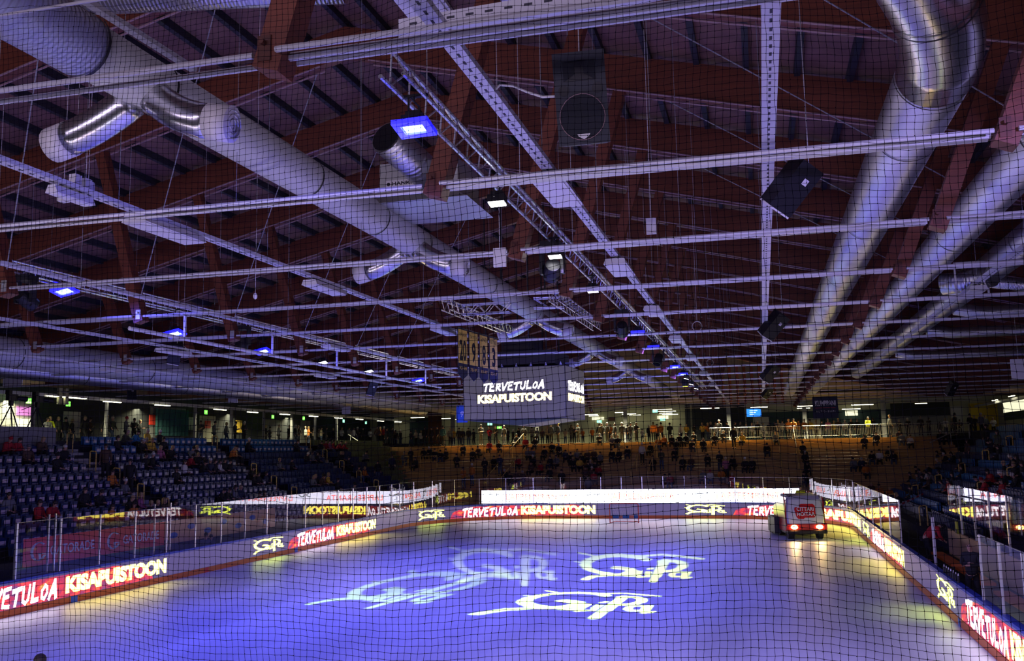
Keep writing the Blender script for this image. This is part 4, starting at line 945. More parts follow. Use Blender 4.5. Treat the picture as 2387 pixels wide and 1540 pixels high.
def person(loc, rot, pose, jc='k', hat=None, tr=None, zone='', u=0, sc_=None, label=None, group=None):
    hats = {'h': ('hair', 'hair_dark', 'dark hair'), 'l': ('longhair', 'hair_dark', 'long dark hair'), 'f': ('longhair', 'hair_blond', 'long fair hair'), 'y': ('hair', 'hair_grey', 'grey hair'), 'd': ('hair', 'hair_blond', 'fair hair'),
            'K': ('beanie', 'j_black', 'a black hat'), 'W': ('beanie', 'j_white', 'a white knit hat'), 'Y': ('beanie', 'j_yellow', 'a yellow knit hat'), 'R': ('beanie', 'j_red', 'a red knit hat'), 'C': ('cap', 'j_grey', 'a grey cap'), 'c': ('cap', 'j_black', 'a dark cap'), 'E': ('beanie', 'j_beige', 'a beige knit hat'), 'b': (None, None, 'bald')}
    hat = hat or RP.choice('hhhhlKKycdW'); tr = tr or RP.choice('kkkkjn')
    o = bpy.data.objects.new('person', PM[pose, 'body']); col.objects.link(o); o.location = loc; o.rotation_euler = (0, 0, rot); s_ = sc_ or RP.uniform(.95, 1.04); o.scale = (s_, s_, s_); o['category'] = 'person'; o['group'] = group or 'spectators in the stands'
    hk, hm, ht = hats[hat]
    for part, mt, nm_ in (x_ for x_ in (('jacket', 'j_'+CN[jc], 'jacket'), ('trousers', 'j_'+CN[tr], 'trousers'), (hk, hm, {'hair': 'hair', 'longhair': 'hair', 'beanie': 'knit_hat', 'cap': 'cap', None: ''}[hk]), ('shoes', 'j_black', 'shoes')) if x_[0]):
        c = bpy.data.objects.new(nm_, PM[pose, part]); col.objects.link(c); c.parent = o
        c.material_slots[0].link = 'OBJECT'; c.material_slots[0].material = M[mt]
    pt = {'stand': 'standing', 'fold': 'arms-folded', 'phone': 'head-down', 'walk': 'walking', 'sit': 'seated', 'lean': 'hunched', 'bend': 'bending'}[pose]
    cn = {'hiviz': 'bright yellow-green'}.get(CN[jc], CN[jc])
    if label: o['label'] = label
    else: PEOPLE.append((u, '%s person, %s jacket, %s, %s' % (pt, cn, ht.replace('a ', ''), zone), o))
    return o
def zone_x(u):
    return 'left of the cube' if u < 1065 else 'below the cube' if u < 1365 else 'right of cube' if u < 1590 else 'by blue screen' if u < 1810 else 'by navy banner' if u < 1965 else 'far right'
def parse(s):   # "x,y,codes x,y ..." -> px ; codes: jacket, hat, pose
    for t in s.split():
        q = t.split(','); yield float(q[0]), float(q[1]), (q[2] if len(q) > 2 else '')
def opt(code, jd='k'):
    jc = code[0] if len(code) > 0 and code[0] != '-' else (RP.choice('kkkkkknngb') if jd == 'k' else jd); return jc, (code[1] if len(code) > 1 and code[1] != '-' else None)
def spread(side, i, y, gap=.52):
    for _ in range(6):
        for o in OCC:
            if o[0] == side and o[1] == i and abs(o[2]-y) < gap: y = o[2]+(gap if y >= o[2] else -gap)
    return y
def conv(s, ox, oy, k):
    for x, y, c in parse(s): yield ox+x/k, oy+y/k, c
K1 = 4.53
LSEAT = list(conv("60,470,rR 140,480,rh 300,575,bC 405,570,bd 605,675,kK 680,660,kW 95,1105,gh 415,1195,rh 485,1205,rh 1180,925,Oh 1320,935,gW 895,1050,kh 1010,1055,kh 1330,1110,kd 1405,1120,ky 1450,1140,p 1240,520,kh 1295,430,oE 1400,440,Bc 1480,505,ky 1535,510,yE 1570,515,yd 1555,440,yy 1685,440,kW 1725,520,k 1695,600,pd 1775,600,kd 1540,670,k 1610,675,k 2000,600,gK 2075,610,kd 2090,720,kf 1980,740,r 1945,810,wl 2120,795 2215,805 1590,1225 1650,1215 1710,1190,bd 1790,1190,k 1410,1235,Oh 1180,1265,Oh 1860,840,kl", 0, 900, K1)) + \
        list(conv("585,540,kW 400,615,Od 455,640,b 1060,550,kh 1320,560,k 1400,590,r 1440,550,p 1480,565,r 1520,560,r 1575,560,rd 1170,670,kw 1255,680,gh 1310,680,k 1520,665,kd 1580,670,k 1640,715,k 1795,700,g 335,740,k 390,740,k 85,795,k 175,805,k 265,810,wh 590,870,k 640,875,k 690,870,k 770,875,n 910,775,g 1040,775,k 1235,910,gf 1290,905,kd 1335,910,b 1365,900,r 1425,900,yd 1525,960,k 1700,1020,k 1745,825,b 1810,820,Od 265,1060,k 325,1045,k 440,1035,g 500,1045,n 700,1110,k 740,1115,b 1690,1015,g".replace('kw', 'kW'), 450, 900, K1))
for u, v, c in LSEAT:
    best = None
    for i in range(NROW):
        p = at(u, v, X=-(lrow(i)-.10)); e = abs(p.z-(lz(i)+1.27))
        if best is None or e < best[0]: best = (e, i, p.y)
    _, i, y = best; y = spread('L', i, y); OCC.append(('L', i, y)); jc, hh = opt(c)
    row = i
    zn = '%s left block, %s rows' % (['nearest', 'second', 'third', 'fourth', 'farthest'][block(y)], 'upper' if i > 8 else 'middle' if i > 4 else 'lower')
    person((-(lrow(i)-.12), y, lz(i)), math.pi/2+RP.uniform(-.25, .35), RP.choice(['sit', 'sit', 'lean']), jc, hh, zone=zn, u=u)
for u, v, c, pose, i in ((1125/K1, 900+490/K1, 'bh', 'stand', 9), (1380/K1, 900+690/K1, 'kh', 'stand', 7), (450+2100/K1, 900+650/K1, 'nh', 'stand', 7), (450+1950/K1, 900+700/K1, 'kh', 'stand', 6)):
    y = at(u, v, X=-(lrow(i)-.55)).y; person((-(lrow(i)-.55), y, lz(i)), .6, pose, c[0], c[1], zone='left stand stairway', u=u)
CONL = list(conv("2120,365,kh 505,330,gh 530,320,Hd 620,325,od 690,330,kK 760,345,kf 895,315,kd 950,335,b 1125,305,kY 1185,320,oE 1335,325,gR 1420,340,kh 1475,355,kd", 0, 900, K1)) + \
       list(conv("225,370,gK 350,380,g 445,375,kK 540,375,kW 770,410,kd 810,430,k 905,405,gE 1015,410,k 1085,410,k 1110,415,bd 1190,425,wE 1220,425,Od 1270,440,eE 1330,450,eE 1355,430,e 1410,430,k 1475,440,kf 1515,445,g 1570,435,wd 1645,430,g 1695,435,wh 1735,435,k 1790,430,kK 1870,450,w 1945,420,b 1975,430,Od 2010,425,r", 450, 900, K1))
for u, v, c in CONL:
    zf = 5.6; p = at(u, v, Z=zf+1.74); x = max(-42.3, min(-34.8, p.x)); q = at(u, v, X=x); jc, hh = opt(c)
    person((x, q.y, zf), math.pi/2+RP.uniform(-1, 1), RP.choice(['stand', 'fold', 'phone', 'walk']), jc, hh, zone='left concourse', u=u, sc_=max(.8, min(1.08, (q.z-zf)/1.74)))
CONF = list(conv("2100,430,k 2130,460,k 2190,460,k", 450, 900, K1)) + list(conv("60,440,k 150,460,k 265,470,k 310,460,ed 370,470,wd 410,425,k 480,430,k 545,420,k 595,420,tK 675,440,gE 710,445,yd 770,440,k 805,445,k 870,440,k 925,455,k 1000,405,kK 1090,430,rd 1155,425,k 1245,415,k 1285,440,k 1335,455,k 1400,440,k 1455,415,k 1540,430,g 1590,440,g 1640,450,bf 1690,420,eE 1740,400,n 1815,393,nY 1890,450,e 1950,405,k 1985,425,k 2025,400,k 2075,450,Od 2175,435,Od 2250,400,k", 900, 900, K1)) + \
       list(conv("235,390,k 275,385,k 325,400,Od 375,390,k 450,385,kW 510,410,k 540,385,k 590,380,k 665,450,wK 735,410,k 780,380,Oh 820,400,O 865,385,O 955,390,kK 1070,400,w 1130,400,yd 1210,400,k 1300,385,yd 1335,385,Od 1390,375,kd 1440,385,ed 1480,355,kW 1560,380,k 1640,375,k 1680,380,kd 1740,400,gd 1790,390,wd 1870,370,kE 1930,390,wd 2000,380,kE 2040,380,k 2095,355,ed 2140,360,w 2200,350,Oh 2250,355,O", 1350, 900, K1)) + \
       list(conv("145,295,Od 190,290,Oh 220,300,O 245,300,OE 290,300,yh 375,305,ed 410,310,k 480,298,pE 520,310,yd 590,290,bd 650,300,wW 690,290,k 760,295,k 855,275,Hh 905,285,k 1050,260,gE 1140,300,kE 1215,285,kW 1325,270,kE 1400,280,kh 1500,320,k 1540,285,wf 1590,290,gf 1635,245,k 1680,300,k 1770,250,kK 1810,260,kd 1870,240,g 1910,260,gd 1980,280,wd", 1800, 900, 3.85))
for u, v, c in CONF:
    p = at(u, v, Z=TOPZ+1.74); y = max(CY0+.75, min(CY0+4.5, p.y)); q = at(u, v, Y=y); jc, hh = opt(c); bk = int((y-CY0)/.55); q.x = spread('C', bk, q.x, .5); OCC.append(('C', bk, q.x))
    person((q.x, y, TOPZ), RP.uniform(-.9, .9) if RP.random() < .7 else RP.uniform(2, 4), RP.choice(['stand', 'stand', 'fold', 'phone', 'walk']), jc, hh, zone='far concourse '+zone_x(u), u=u, sc_=max(.72, min(1.12, (q.z-TOPZ)/1.74)))
TSEAT = list(conv("205,685,gE 325,760,k 415,650,k 480,650,k 525,670,k 585,670,k 630,650,k 755,720,kK 825,610,k 925,650,kK 1000,640,b 1100,560,rK 1200,560,k 1385,500,k 1480,530,rd 1580,530,kK 1150,740,k 1410,730,rh 1500,660,g 1555,650,g 1680,630,k 1760,580,k 1830,610,k 1900,680,n 1950,690,k 2025,660,g 2080,690,k 2200,660,bd 1560,740,k 1740,720,k 1790,720,g 1540,800,b 1640,790,r 1735,860,k 1860,900,k 1380,910,b 1350,880,k 1275,880,k 1450,900,b 1980,770,k 2050,760,yh 2110,850,b 2160,800,k 2230,790,k", 900, 900, K1)) + \
        list(conv("215,500,k 350,520,gW 385,520,k 520,620,k 360,660,k 410,665,k 160,670,bd 230,700,g 840,530,Od 905,500,Od 985,495,k 1060,490,k 1130,490,k 1215,475,kd 1430,490,kE 1510,475,kW 1720,480,yd 2070,480,gd 1030,560,k 1185,565,k 1310,560,k 755,590,k 1020,660,k 780,740,k 1095,740,kK 1185,745,bd 1355,710,k 1975,610,kK 1635,745,k 1750,745,k 1820,750,k 1310,860,gd 1385,875,wR 1500,860,Od 1600,890,rE 890,905,k 970,895,r 170,780,gE 200,830,r 80,860,b 160,900,r", 1350, 900, K1)) + \
        list(conv("270,490,kK 290,580,k 300,680,k 820,440,k 930,420,k 1130,390,b 1160,420,g 1220,430,ww 1500,400,k 1540,390,k 730,630,g 765,620,n 835,690,Oh 890,580,k 940,580,w 1040,550,k 1080,560,k 870,840,b 950,880,O 1030,870,Od 300,760,k".replace('ww', 'wh'), 1800, 900, 3.85))
for u, v, c in TSEAT:
    j, x = at_row_y(u, v, 1.27-.40); jc, hh = opt(c)
    jj = max(0, j); x = spread('T', jj, x); OCC.append(('T', jj, x)); person((x, ty(jj)+.36-.30, tz(jj)-.40), RP.uniform(-.5, .5), RP.choice(['sit', 'sit', 'lean']), jc, hh, zone='terrace '+zone_x(u), u=u)
for u, v, c in list(conv("260,655,k 1040,750,k 1200,730,n 815,840,Oh 905,830,OW 2130,935,gh", 900, 900, K1))+list(conv("865,670,o 1480,680,k 1625,430,kK 1545,740,pE 660,590,wW", 1350, 900, K1)):
    j, x = at_row_y(u, v, 1.74); jc, hh = opt(c); person((x, ty(j)+.38, tz(j)), RP.uniform(-.5, .5), RP.choice(['stand', 'phone']), jc, hh, zone='terrace '+zone_x(u), u=u)
RSEAT = list(conv("1175,630,pE 1200,740,g 1220,690,r 1330,640,k 1355,640,k 1360,705,g 1410,715,w 1480,580,k 1550,540,k 1520,640,gE 1625,570,kd 2080,680,kd 2170,690,kd 2245,680,k 1940,780,rR 1985,700,r 2110,760,r 1460,760,g 1580,810,r 2190,570,k 1165,935,kd 1240,800,k 1300,760,g 1290,700,k 1430,660,k 1580,600,k 1650,590,k 1690,640,k 1500,780,k 1560,795,g 1620,800,k 1700,720,k 2030,560,k 2130,780,k 2220,760,k 2060,800,r 1890,830,k 1350,800,k 1400,780,b 1240,870,k 1980,455,k 2010,470,k 2250,640,k", 1800, 900, 3.85))
for u, v, c in RSEAT:
    best = None
    for i in range(NROW):
        p = at(u, v, X=mx(-(lrow(i)-.10))); e = abs(p.z-(lz(i)+1.27))
        if best is None or e < best[0]: best = (e, i, p.y)
    _, i, y = best; y = spread('R', i, y); OCC.append(('R', i, y)); jc, hh = opt(c)
    person((mx(-(lrow(i)-.12)), y, lz(i)), -math.pi/2+RP.uniform(-.4, .2), RP.choice(['sit', 'lean']), jc, hh, zone='right stand %s' % ('upper rows' if i > 8 else 'middle rows' if i > 4 else 'lower rows'), u=u)
for u, v, c, i in ((1800+1745/3.85, 900+490/3.85, 'b', 8), (1800+1920/3.85, 900+400/3.85, 'k', 10), (1800+2020/3.85, 900+440/3.85, 'o', 9)):
    y = at(u, v, X=mx(-(lrow(i)-.5))).y; person((mx(-(lrow(i)-.5)), y, lz(i)), -1.2, 'stand', c, 'l', zone='right stand stairway', u=u)
# staff near the ice
person((5.35, 28.5, .25), -.5, 'fold', 'k', 'b', 'k', label='bald person in black suit standing in the right team bench', group='people by the ice', sc_=1.0)
person((5.9, 38.9, .25), 1.9, 'bend', 'r', 'K', 'k', label='person in red jacket bending over the far end of the team bench', group='people by the ice')
p = at(93, 1537, Z=1.70); person((p.x, p.y, 0), .4, 'stand', 'k', 'h', 'k', label='dark-haired head just visible at the bottom left, person standing on the ice', group='people by the ice')
for u, v in ((2190, 1235), ):
    pass
for k_, (u, v) in enumerate(((388, 1256), (480, 1240), (492, 1232))):
    x = XL-1.6; q = at(u, v, X=x); person((x, q.y, 0), .9, 'sit', 'n' if k_ else 'k', 'h', 'k', label='dark figure sitting behind the left glass, %s from the left' % ordn(k_), group='people by the ice')
# spectators beyond the 300 that show largest become one crowd object
gen = sorted(((o, (Vector(o.location)-EYE).length) for _, _, o in PEOPLE), key=lambda t: t[1])
keep = 300-sum(1 for o in col.objects if o.name.split('.')[0] == 'person' and o.get('group') == 'people by the ice')-1
CV, CF, CMI, CM_, off_ = [], [], [], [], 0
GONE = [o for o, _ in gen[keep:]]; PEOPLE = [t for t in PEOPLE if t[2] not in GONE]
for o in GONE:
    T = Matrix.LocRotScale(o.location, o.rotation_euler, o.scale)
    for c in [o]+list(o.children):
        me = c.data; n = len(me.vertices); a = np.empty(n*3); me.vertices.foreach_get('co', a); a = a.reshape(-1, 3)
        A = np.array(T); CV.append(a @ A[:3, :3].T + A[:3, 3])
        mts = [s_.material for s_ in c.material_slots]
        for mm in mts:
            if mm not in CM_: CM_.append(mm)
        mi = [CM_.index(mm) for mm in mts]
        CF += [tuple(v+off_ for v in p.vertices) for p in me.polygons]; CMI += [mi[p.material_index] for p in me.polygons]; off_ += n
    for c in list(o.children): bpy.data.objects.remove(c)
    bpy.data.objects.remove(o)
if CV:
    me = bpy.data.meshes.new('crowd'); me.from_pydata(np.concatenate(CV).tolist(), [], CF)
    for mm in CM_: me.materials.append(mm)
    me.polygons.foreach_set('material_index', CMI); me.polygons.foreach_set('use_smooth', [True]*len(CF))
    o = bpy.data.objects.new('crowd', me); col.objects.link(o); tag(o, 'the smallest, farthest standing spectators on the far concourse', 'crowd', None, 'stuff')
from collections import defaultdict
G_ = defaultdict(list)
for u, l, o in PEOPLE: G_[l].append((u, o))
for l, L in G_.items():
    L.sort(key=lambda t: t[0])
    for i, (u, o) in enumerate(L): o['label'] = l if len(L) == 1 else l+', %s from left' % ordn(i)
# ------------------------------------------------------------------ place the seats
seat_list(); SEATS = [s_ for s_ in SEATS if free(s_[2], s_[3], s_[1])]; SEATS.sort(key=lambda s_: s_[0])
# the 300 that show largest are things of their own, the rest one object
rest = {k: MB() for k in ('A', 'W', 'N', 'T', 'G')}; RM = MB(); RMATS = ['seat_blue', 'seat_bright', 'seat_green', 'seat_label', 'seat_label_white']
used = set()
for n_, (d, side, i, y, p, k, b) in enumerate(SEATS):
    if n_ < 300:
        row = '%s row up' % ordn(i); lab = {'A': 'folded blue seat, pinkish label', 'W': 'folded blue seat, white label', 'N': 'plain folded blue seat', 'T': 'bright blue folded seat', 'G': 'green folded seat'}[k]
        lab = '%s, %s, %s left block' % (lab, row, ['nearest', 'second', 'third', 'fourth', 'farthest'][b]) if side == 'L' else '%s, %s, right stand, part %d' % (lab, row, b+1)
        copy_at(PRO[k], p, lab, 'seats, %s row, %s %s' % (ordn(i), side == 'L' and 'left stand' or 'right stand', BLK[b]), 0 if side == 'L' else math.pi)
    else:
        sg = 1 if side == 'L' else -1; RM.cm = {'A': 0, 'W': 0, 'N': 0, 'T': 1, 'G': 2}[k]; x0 = p[0]
        RM.cbox((x0-.1*sg, y, p[2]+.63), (.07, .43, .42)); RM.cbox((x0+.03*sg, y, p[2]+.60), (.06, .43, .38))
        if k in 'AWT' and side == 'L': RM.cm = 3 if k == 'A' else 4; RM.cbox((x0+.075*sg, y, p[2]+.60), (.02, .26, .15))
o = RM.build('stadium_seats', RMATS); tag(o, 'the remaining far rows of small blue and green stadium seats', 'seats', None, 'stuff')
for k in PRO:
    for ch in list(PRO[k].children): bpy.data.objects.remove(ch)
    bpy.data.objects.remove(PRO[k])
# yellow handrail hoops on the stairways, white-edged steps
def hoops(side, ys, rows, nm, f):
    for a, y in enumerate(ys):
        for q_, i in enumerate(rows):
            x = f(-(lrow(i)-.45)); z = lz(i); sg = 1 if side == 'left' else -1; x2 = x-sg*.36; z2 = z+.2
            mb = MB(); mb.tube([(x, y, z-.02), (x, y, z+.92), (x-sg*.05, y, z+.97), (x2+sg*.05, y, z+1.0), (x2, y, z+.95), (x2, y, z-.02)], .034, 6)
            tag(mb.build('handrail', 'rail_yellow'), 'yellow handrail hoop, %s up the %s stairway of the %s stand' % (ordn(q_), ordn(a), side), 'handrail', 'yellow handrail hoops of the stands')
hoops('left', AIS[1:], (0, 2, 4, 6, 8, 10, 12), 'l', lambda x: x); hoops('right', (52, 64), (0, 2, 4, 6, 8, 10), 'r', mx)
mb = MB()
for y in AIS:
    for i in range(NROW):
        x = -(lrow(i)-.62); z = lz(i); mb.box((x-.08, y-.6, z-.12), (x+.012, y+.6, z+.006)); mb.box((x-.45, y-.6, z-.02), (x-.31, y+.6, z+.18))
struct(mb.build('trim_2', 'step_edge'), 'pale step edges on the left stand stairways')
# ------------------------------------------------------------------ video cube and its banners
YC_ = 32.9; pl, pr = at(1081, 976, Y=YC_), at(1320, 977, Y=YC_); zt_ = at(1318, 850, Y=YC_).z; zb_ = (pl.z+pr.z)/2; xl, xr = pl.x, pr.x
yb_ = at(1364, 979, X=xr+.12).y
R = empty('video_cube', ((xl+xr)/2, (YC_+yb_)/2, zb_), 'dark scoreboard cube with glowing welcome text, hung above centre ice', 'scoreboard')
mb = MB(); mb.prism([(xl, YC_, zb_), (xr, YC_, zb_), (xr+.12, yb_, zb_), (xl-.1, yb_, zb_)], (0, 0, zt_-zb_)); child(R, mb, 'casing', 'cube_case')
mb = MB(); mb.quad((xl+.02, YC_-.006, zb_+.02), (xr-.02, YC_-.006, zb_+.02), (xr-.02, YC_-.006, zt_-.02), (xl+.02, YC_-.006, zt_-.02)); child(R, mb, 'front_screen', 'cube_face')
dx = .12/(yb_-YC_); fx = lambda y: xr+.006+dx*(y-YC_)
mb = MB(); mb.quad((fx(YC_+.02), YC_+.02, zb_+.02), (fx(yb_-.02), yb_-.02, zb_+.02), (fx(yb_-.02), yb_-.02, zt_-.02), (fx(YC_+.02), YC_+.02, zt_-.02)); child(R, mb, 'side_screen', 'cube_face')
def on_front(mbx, VF, q):   # q: four pixels -> bilinear on the front plane
    a, b, c, d = [at(u, v, Y=YC_) for u, v in q]
    put2d(mbx, VF, lambda u, v: ((a*(1-u)+b*u)*(1-v)+(d*(1-u)+c*u)*v).to_tuple()[0:1]+(YC_-.012,)+(((a*(1-u)+b*u)*(1-v)+(d*(1-u)+c*u)*v).z,))
mb = MB(); on_front(mb, brush2d('TERVETULOA', .22), ((1127, 912), (1270, 903), (1270, 884), (1127, 894))); child(R, mb, 'lettering', 'cube_white', label='white hand-brushed word on the front screen')
mb = MB(); on_front(mb, text2d('KISAPUISTOON', bold=.05, spacing=.96), ((1114, 941), (1286, 932), (1286, 912), (1114, 921))); child(R, mb, 'lettering', 'cube_gold', label='golden word on the front screen')
def on_side(mbx, VF, z0, z1):
    y0, y1 = YC_+(yb_-YC_)*.12, YC_+(yb_-YC_)*.95; put2d(mbx, VF, lambda u, v: (fx(y0+(y1-y0)*u)+.006, y0+(y1-y0)*u, z0+(z1-z0)*v))
hz = zt_-zb_; mb = MB(); on_side(mb, brush2d('TERVETULOA', .25), zb_+hz*.55, zb_+hz*.72); child(R, mb, 'lettering', 'cube_white', label='white word on the side screen')
mb = MB(); on_side(mb, text2d('KISAPUISTOON', bold=.06, spacing=.9), zb_+hz*.33, zb_+hz*.48); child(R, mb, 'lettering', 'cube_gold', label='golden word on the side screen')
mb = MB(); ym = (YC_+yb_)/2; xm = (xl+xr)/2
mb.prism([(xl+.1, YC_+.1, zb_-.02), (xm, YC_+.5, zb_-.22), (xr-.1, YC_+.1, zb_-.02)], (0, yb_-YC_-.3, 0)); child(R, mb, 'underside', 'black')
mb = MB()
for x in (xm-1.15, xm-.5, xm+.5, xm+1.15):
    for y in (YC_+.4, yb_-.4): mb.cyl((x, y, zt_), (x, y, ztop(x)-.03), .03, 6)
mb.cbox((xm, ym, zt_+.35), (3.0, 2.6, .5)); mb.cbox((xm, ym, zt_+.9), (1.2, 1.2, .6)); child(R, mb, 'hoist_frame', 'black')
mb = MB()
for i in range(6): x = xl+.9+i*.55; mb.cyl((x, YC_+.1, zt_+.02), (x, YC_+.1, zt_+.14), .05, 8, .01)
child(R, mb, 'lifting_eye', 'steel_pale')
p0, p1 = at(1066, 763, Z=7.95), at(1157, 789, Z=7.95); dv = p1-p0; L = dv.length; dn = dv.normalized(); nn = dn.cross(Vector((0, 0, 1)))
if nn.dot(EYE-p0) < 0: nn = -nn
for i, (nm, num, ft) in enumerate((('MÄLKIÄ', '20', '93-98'), ('SKYTTÄ', '9', '78-95'), ('LIND', '8', '80-97'), ('RUTTINEN', '3', '83-97'))):
    a = p0+dn*(L*(i*.263)); b = a+dn*(L*.225); S = 1.0; hg = 1.0
    R = empty('retired_number_banner', a, 'gold and navy banner with the number %s, hanging left of the cube' % num, 'banner', 'retired number banners')
    mb = MB(); m_ = (a+b)/2; P_ = [a, b, b-Vector((0, 0, 1.22)), m_-Vector((0, 0, 1.36)), a-Vector((0, 0, 1.22))]; mb.prism(P_, nn*.012); child(R, mb, 'cloth', 'ban_navy')
    g = lambda u, v, o=.016: a+(b-a)*u-Vector((0, 0, v))+nn*o
    mb = MB(); mb.quad(g(.04, .93), g(.96, .93), g(.96, .03), g(.04, .03)); child(R, mb, 'gold_field', 'ban_gold')
    mb = MB(); put2d(mb, text2d(nm), lambda u, v: g(.14+.72*u, .20-.11*v, .02)); 
    wd = .74 if len(num) == 2 else .42; put2d(mb, text2d(num, bold=.035), lambda u, v: g(.5-wd/2+wd*u, .86-.56*v, .02)); child(R, mb, 'lettering', 'ban_black')
    mb = MB(); put2d(mb, text2d(ft), lambda u, v: g(.12+.76*u, 1.10-.09*v, .02)); child(R, mb, 'years', 'ban_gold')
    mb = MB(); mb.tube([g(-.03, -.01), g(1.03, -.01)], .014, 6); q = g(.5, 0); mb.cyl(q, (q.x, q.y, ztop(q.x)-.03), .006, 4); child(R, mb, 'hanging_bar', 'black')
# blue flag left of the cube and the dark sponsor banner on the right
a = at(1064, 945, Y=44); b = at(1090, 984, Y=44)
mb = MB(); mb.box((a.x, 44, b.z), (b.x, 44.02, a.z)); o = tag(mb.build('hanging_banner', 'flag_blue'), 'blue banner with a white bird-like mark behind the left edge of the cube', 'banner')
mb = MB()
for q in ribbon([(.45, .55), (.6, .62), (.85, .6)], .06)+ribbon([(.8, .55), (.55, .35)], .05)+ribbon([(.5, .5), (.75, .5)], .05): mb.poly([(a.x+(b.x-a.x)*x*.8, 43.99, b.z+(a.z-b.z)*y) for x, y in q])
child(o, mb, 'bird_mark', 'white_paint'); o.children[0].location = (0, 0, 0)
a = at(1893, 925, Y=66); b = at(1955, 974, Y=66)
R = empty('hanging_banner', (a.x, 66, b.z), 'dark navy sponsor banner with white lettering hung at the far right', 'banner')
mb = MB(); mb.box((a.x, 66, b.z), (b.x, 66.03, a.z)); child(R, mb, 'cloth', 'ban_navy')
mb = MB(); W_, H_ = b.x-a.x, a.z-b.z
put2d(mb, text2d('KUMPPANI', bold=.03), lambda u, v: (a.x+W_*(.10+.82*u), 65.985, b.z+H_*(.58+.24*v))); put2d(mb, text2d('ALTO-SUPI', spacing=1.5), lambda u, v: (a.x+W_*(.12+.76*u), 65.985, b.z+H_*(.28+.08*v))); child(R, mb, 'lettering', 'white_paint')
mb = MB(); mb.box((a.x+W_*.1, 65.985, b.z+H_*.475), (b.x-W_*.1, 65.992, b.z+H_*.495)); child(R, mb, 'stripe', 'red_stripe')

# ------------------------------------------------------------------ loudspeakers
def spk_front(p, s_, lean, label):
    p = Vector(p); R = empty('loudspeaker', p, label, 'loudspeaker', 'loudspeakers hung in the roof'); T = Matrix.Translation(p) @ Matrix.Rotation(lean, 4, 'X') @ Matrix.Rotation(.10, 4, 'Z') @ Matrix.Scale(s_, 4)
    mb = MB(); mb.prism([T @ Vector(q) for q in ((-.24, -.2, -.42), (.24, -.2, -.42), (.19, .2, -.42), (-.19, .2, -.42))], (T.to_3x3() @ Vector((0, 0, .84)))); child(R, mb, 'cabinet', 'speaker_black')
    mb = MB(); F_ = lambda x, z, y=-.206: T @ Vector((x, y, z))
    mb.poly([F_(-.15, .16), F_(.15, .16), F_(.15, .33), F_(-.15, .33)]); child(R, mb, 'horn', 'grille')
    mb = MB(); mb.poly([F_(-.04, .33, -.21), F_(-.04, .22, -.21), F_(-.14, .16, -.21), F_(.14, .16, -.21), F_(.04, .22, -.21), F_(.04, .33, -.21)]); 
    for x in (-.155, .155): mb.poly([F_(x+.05*math.cos(a*.524), .08+.05*math.sin(a*.524), -.21) for a in range(12)])
    child(R, mb, 'port', 'black')
    mb = MB(); mb.poly([F_(.21*math.cos(a*.2618), -.17+.21*math.sin(a*.2618), -.209) for a in range(24)]); child(R, mb, 'woofer_grille', 'grille')
    mb = MB(); mb.tube([F_(.21*math.cos(a*.2618), -.17+.21*math.sin(a*.2618), -.21) for a in range(25)], .004, 4); child(R, mb, 'grille_ring', 'conduit')
    mb = MB(); mb.poly([F_(-.06, -.325, -.214), F_(-.05, -.345, -.214), F_(0, -.375, -.214), F_(.05, -.345, -.214), F_(.06, -.325, -.214)]); child(R, mb, 'badge', 'white_paint')
    mb = MB(); mb.cyl(T @ Vector((0, 0, .42)), T @ Vector((0, .05, .42))+Vector((0, 0, 3.9)), .006, 5); child(R, mb, 'wire', 'steel_rod'); return R
a = at(1358, 232, Y=8.6); spk_front(a, 1.02, .30, 'large black loudspeaker with horn and round woofer near the top centre')
pts = [at(u, v, Y=8.5) for u, v in ((1302, 224), (1265, 226), (1230, 215), (1195, 200), (1165, 198), (1152, 212))]
mb = MB(); mb.tube(pts, .012, 6); tag(mb.build('speaker_cable', 'cable_white'), 'white cable curving from the big loudspeaker to the left', 'cable')
def spk_back(u, v, Y, hpx, label, ang=.45):
    c = at(u, v, Y=Y); k = hpx/FPX*(c-EYE).length; R = empty('loudspeaker', c, label, 'loudspeaker', 'loudspeakers hung in the roof')
    T = Matrix.Translation(c) @ Matrix.Rotation(.55, 4, 'Z') @ Matrix.Rotation(.62, 4, 'X') @ Matrix.Rotation(ang, 4, 'Y') @ Matrix.Scale(k, 4)
    mb = MB(); mb.prism([T @ Vector(q) for q in ((-.28, -.2, -.5), (.28, -.2, -.5), (.22, .25, -.5), (-.22, .25, -.5))], (T.to_3x3() @ Vector((0, 0, 1)))); child(R, mb, 'cabinet', 'black')
    mb = MB(); mb.prism([T @ Vector(q) for q in ((-.27, -.19, -.54), (.27, -.19, -.54), (.21, .24, -.54), (-.21, .24, -.54))], (T.to_3x3() @ Vector((0, 0, .035)))); child(R, mb, 'end_plate', 'white_paint')
    mb = MB(); mb.quad(*[T @ Vector(q) for q in ((.0, -.203, .12), (.12, -.203, .12), (.12, -.203, .24), (.0, -.203, .24))]); child(R, mb, 'badge', 'white_paint')
    mb = MB(); q = T @ Vector((0, 0, .5)); mb.cyl(q, (q.x, q.y, ztop(q.x)-.03), .006, 4); child(R, mb, 'wire', 'steel_rod')
spk_back(1845, 432, 12, 118, 'black loudspeaker with white end plate beside the pale central tray')
spk_back(1803, 757, 26.5, 62, 'black loudspeaker with white edge, next down the central tray'); spk_back(1795, 868, 43, 42, 'small black loudspeaker with white edge near the lower end of the tray'); spk_back(1788, 915, 57, 26, 'smallest black loudspeaker at the bottom of the central tray')
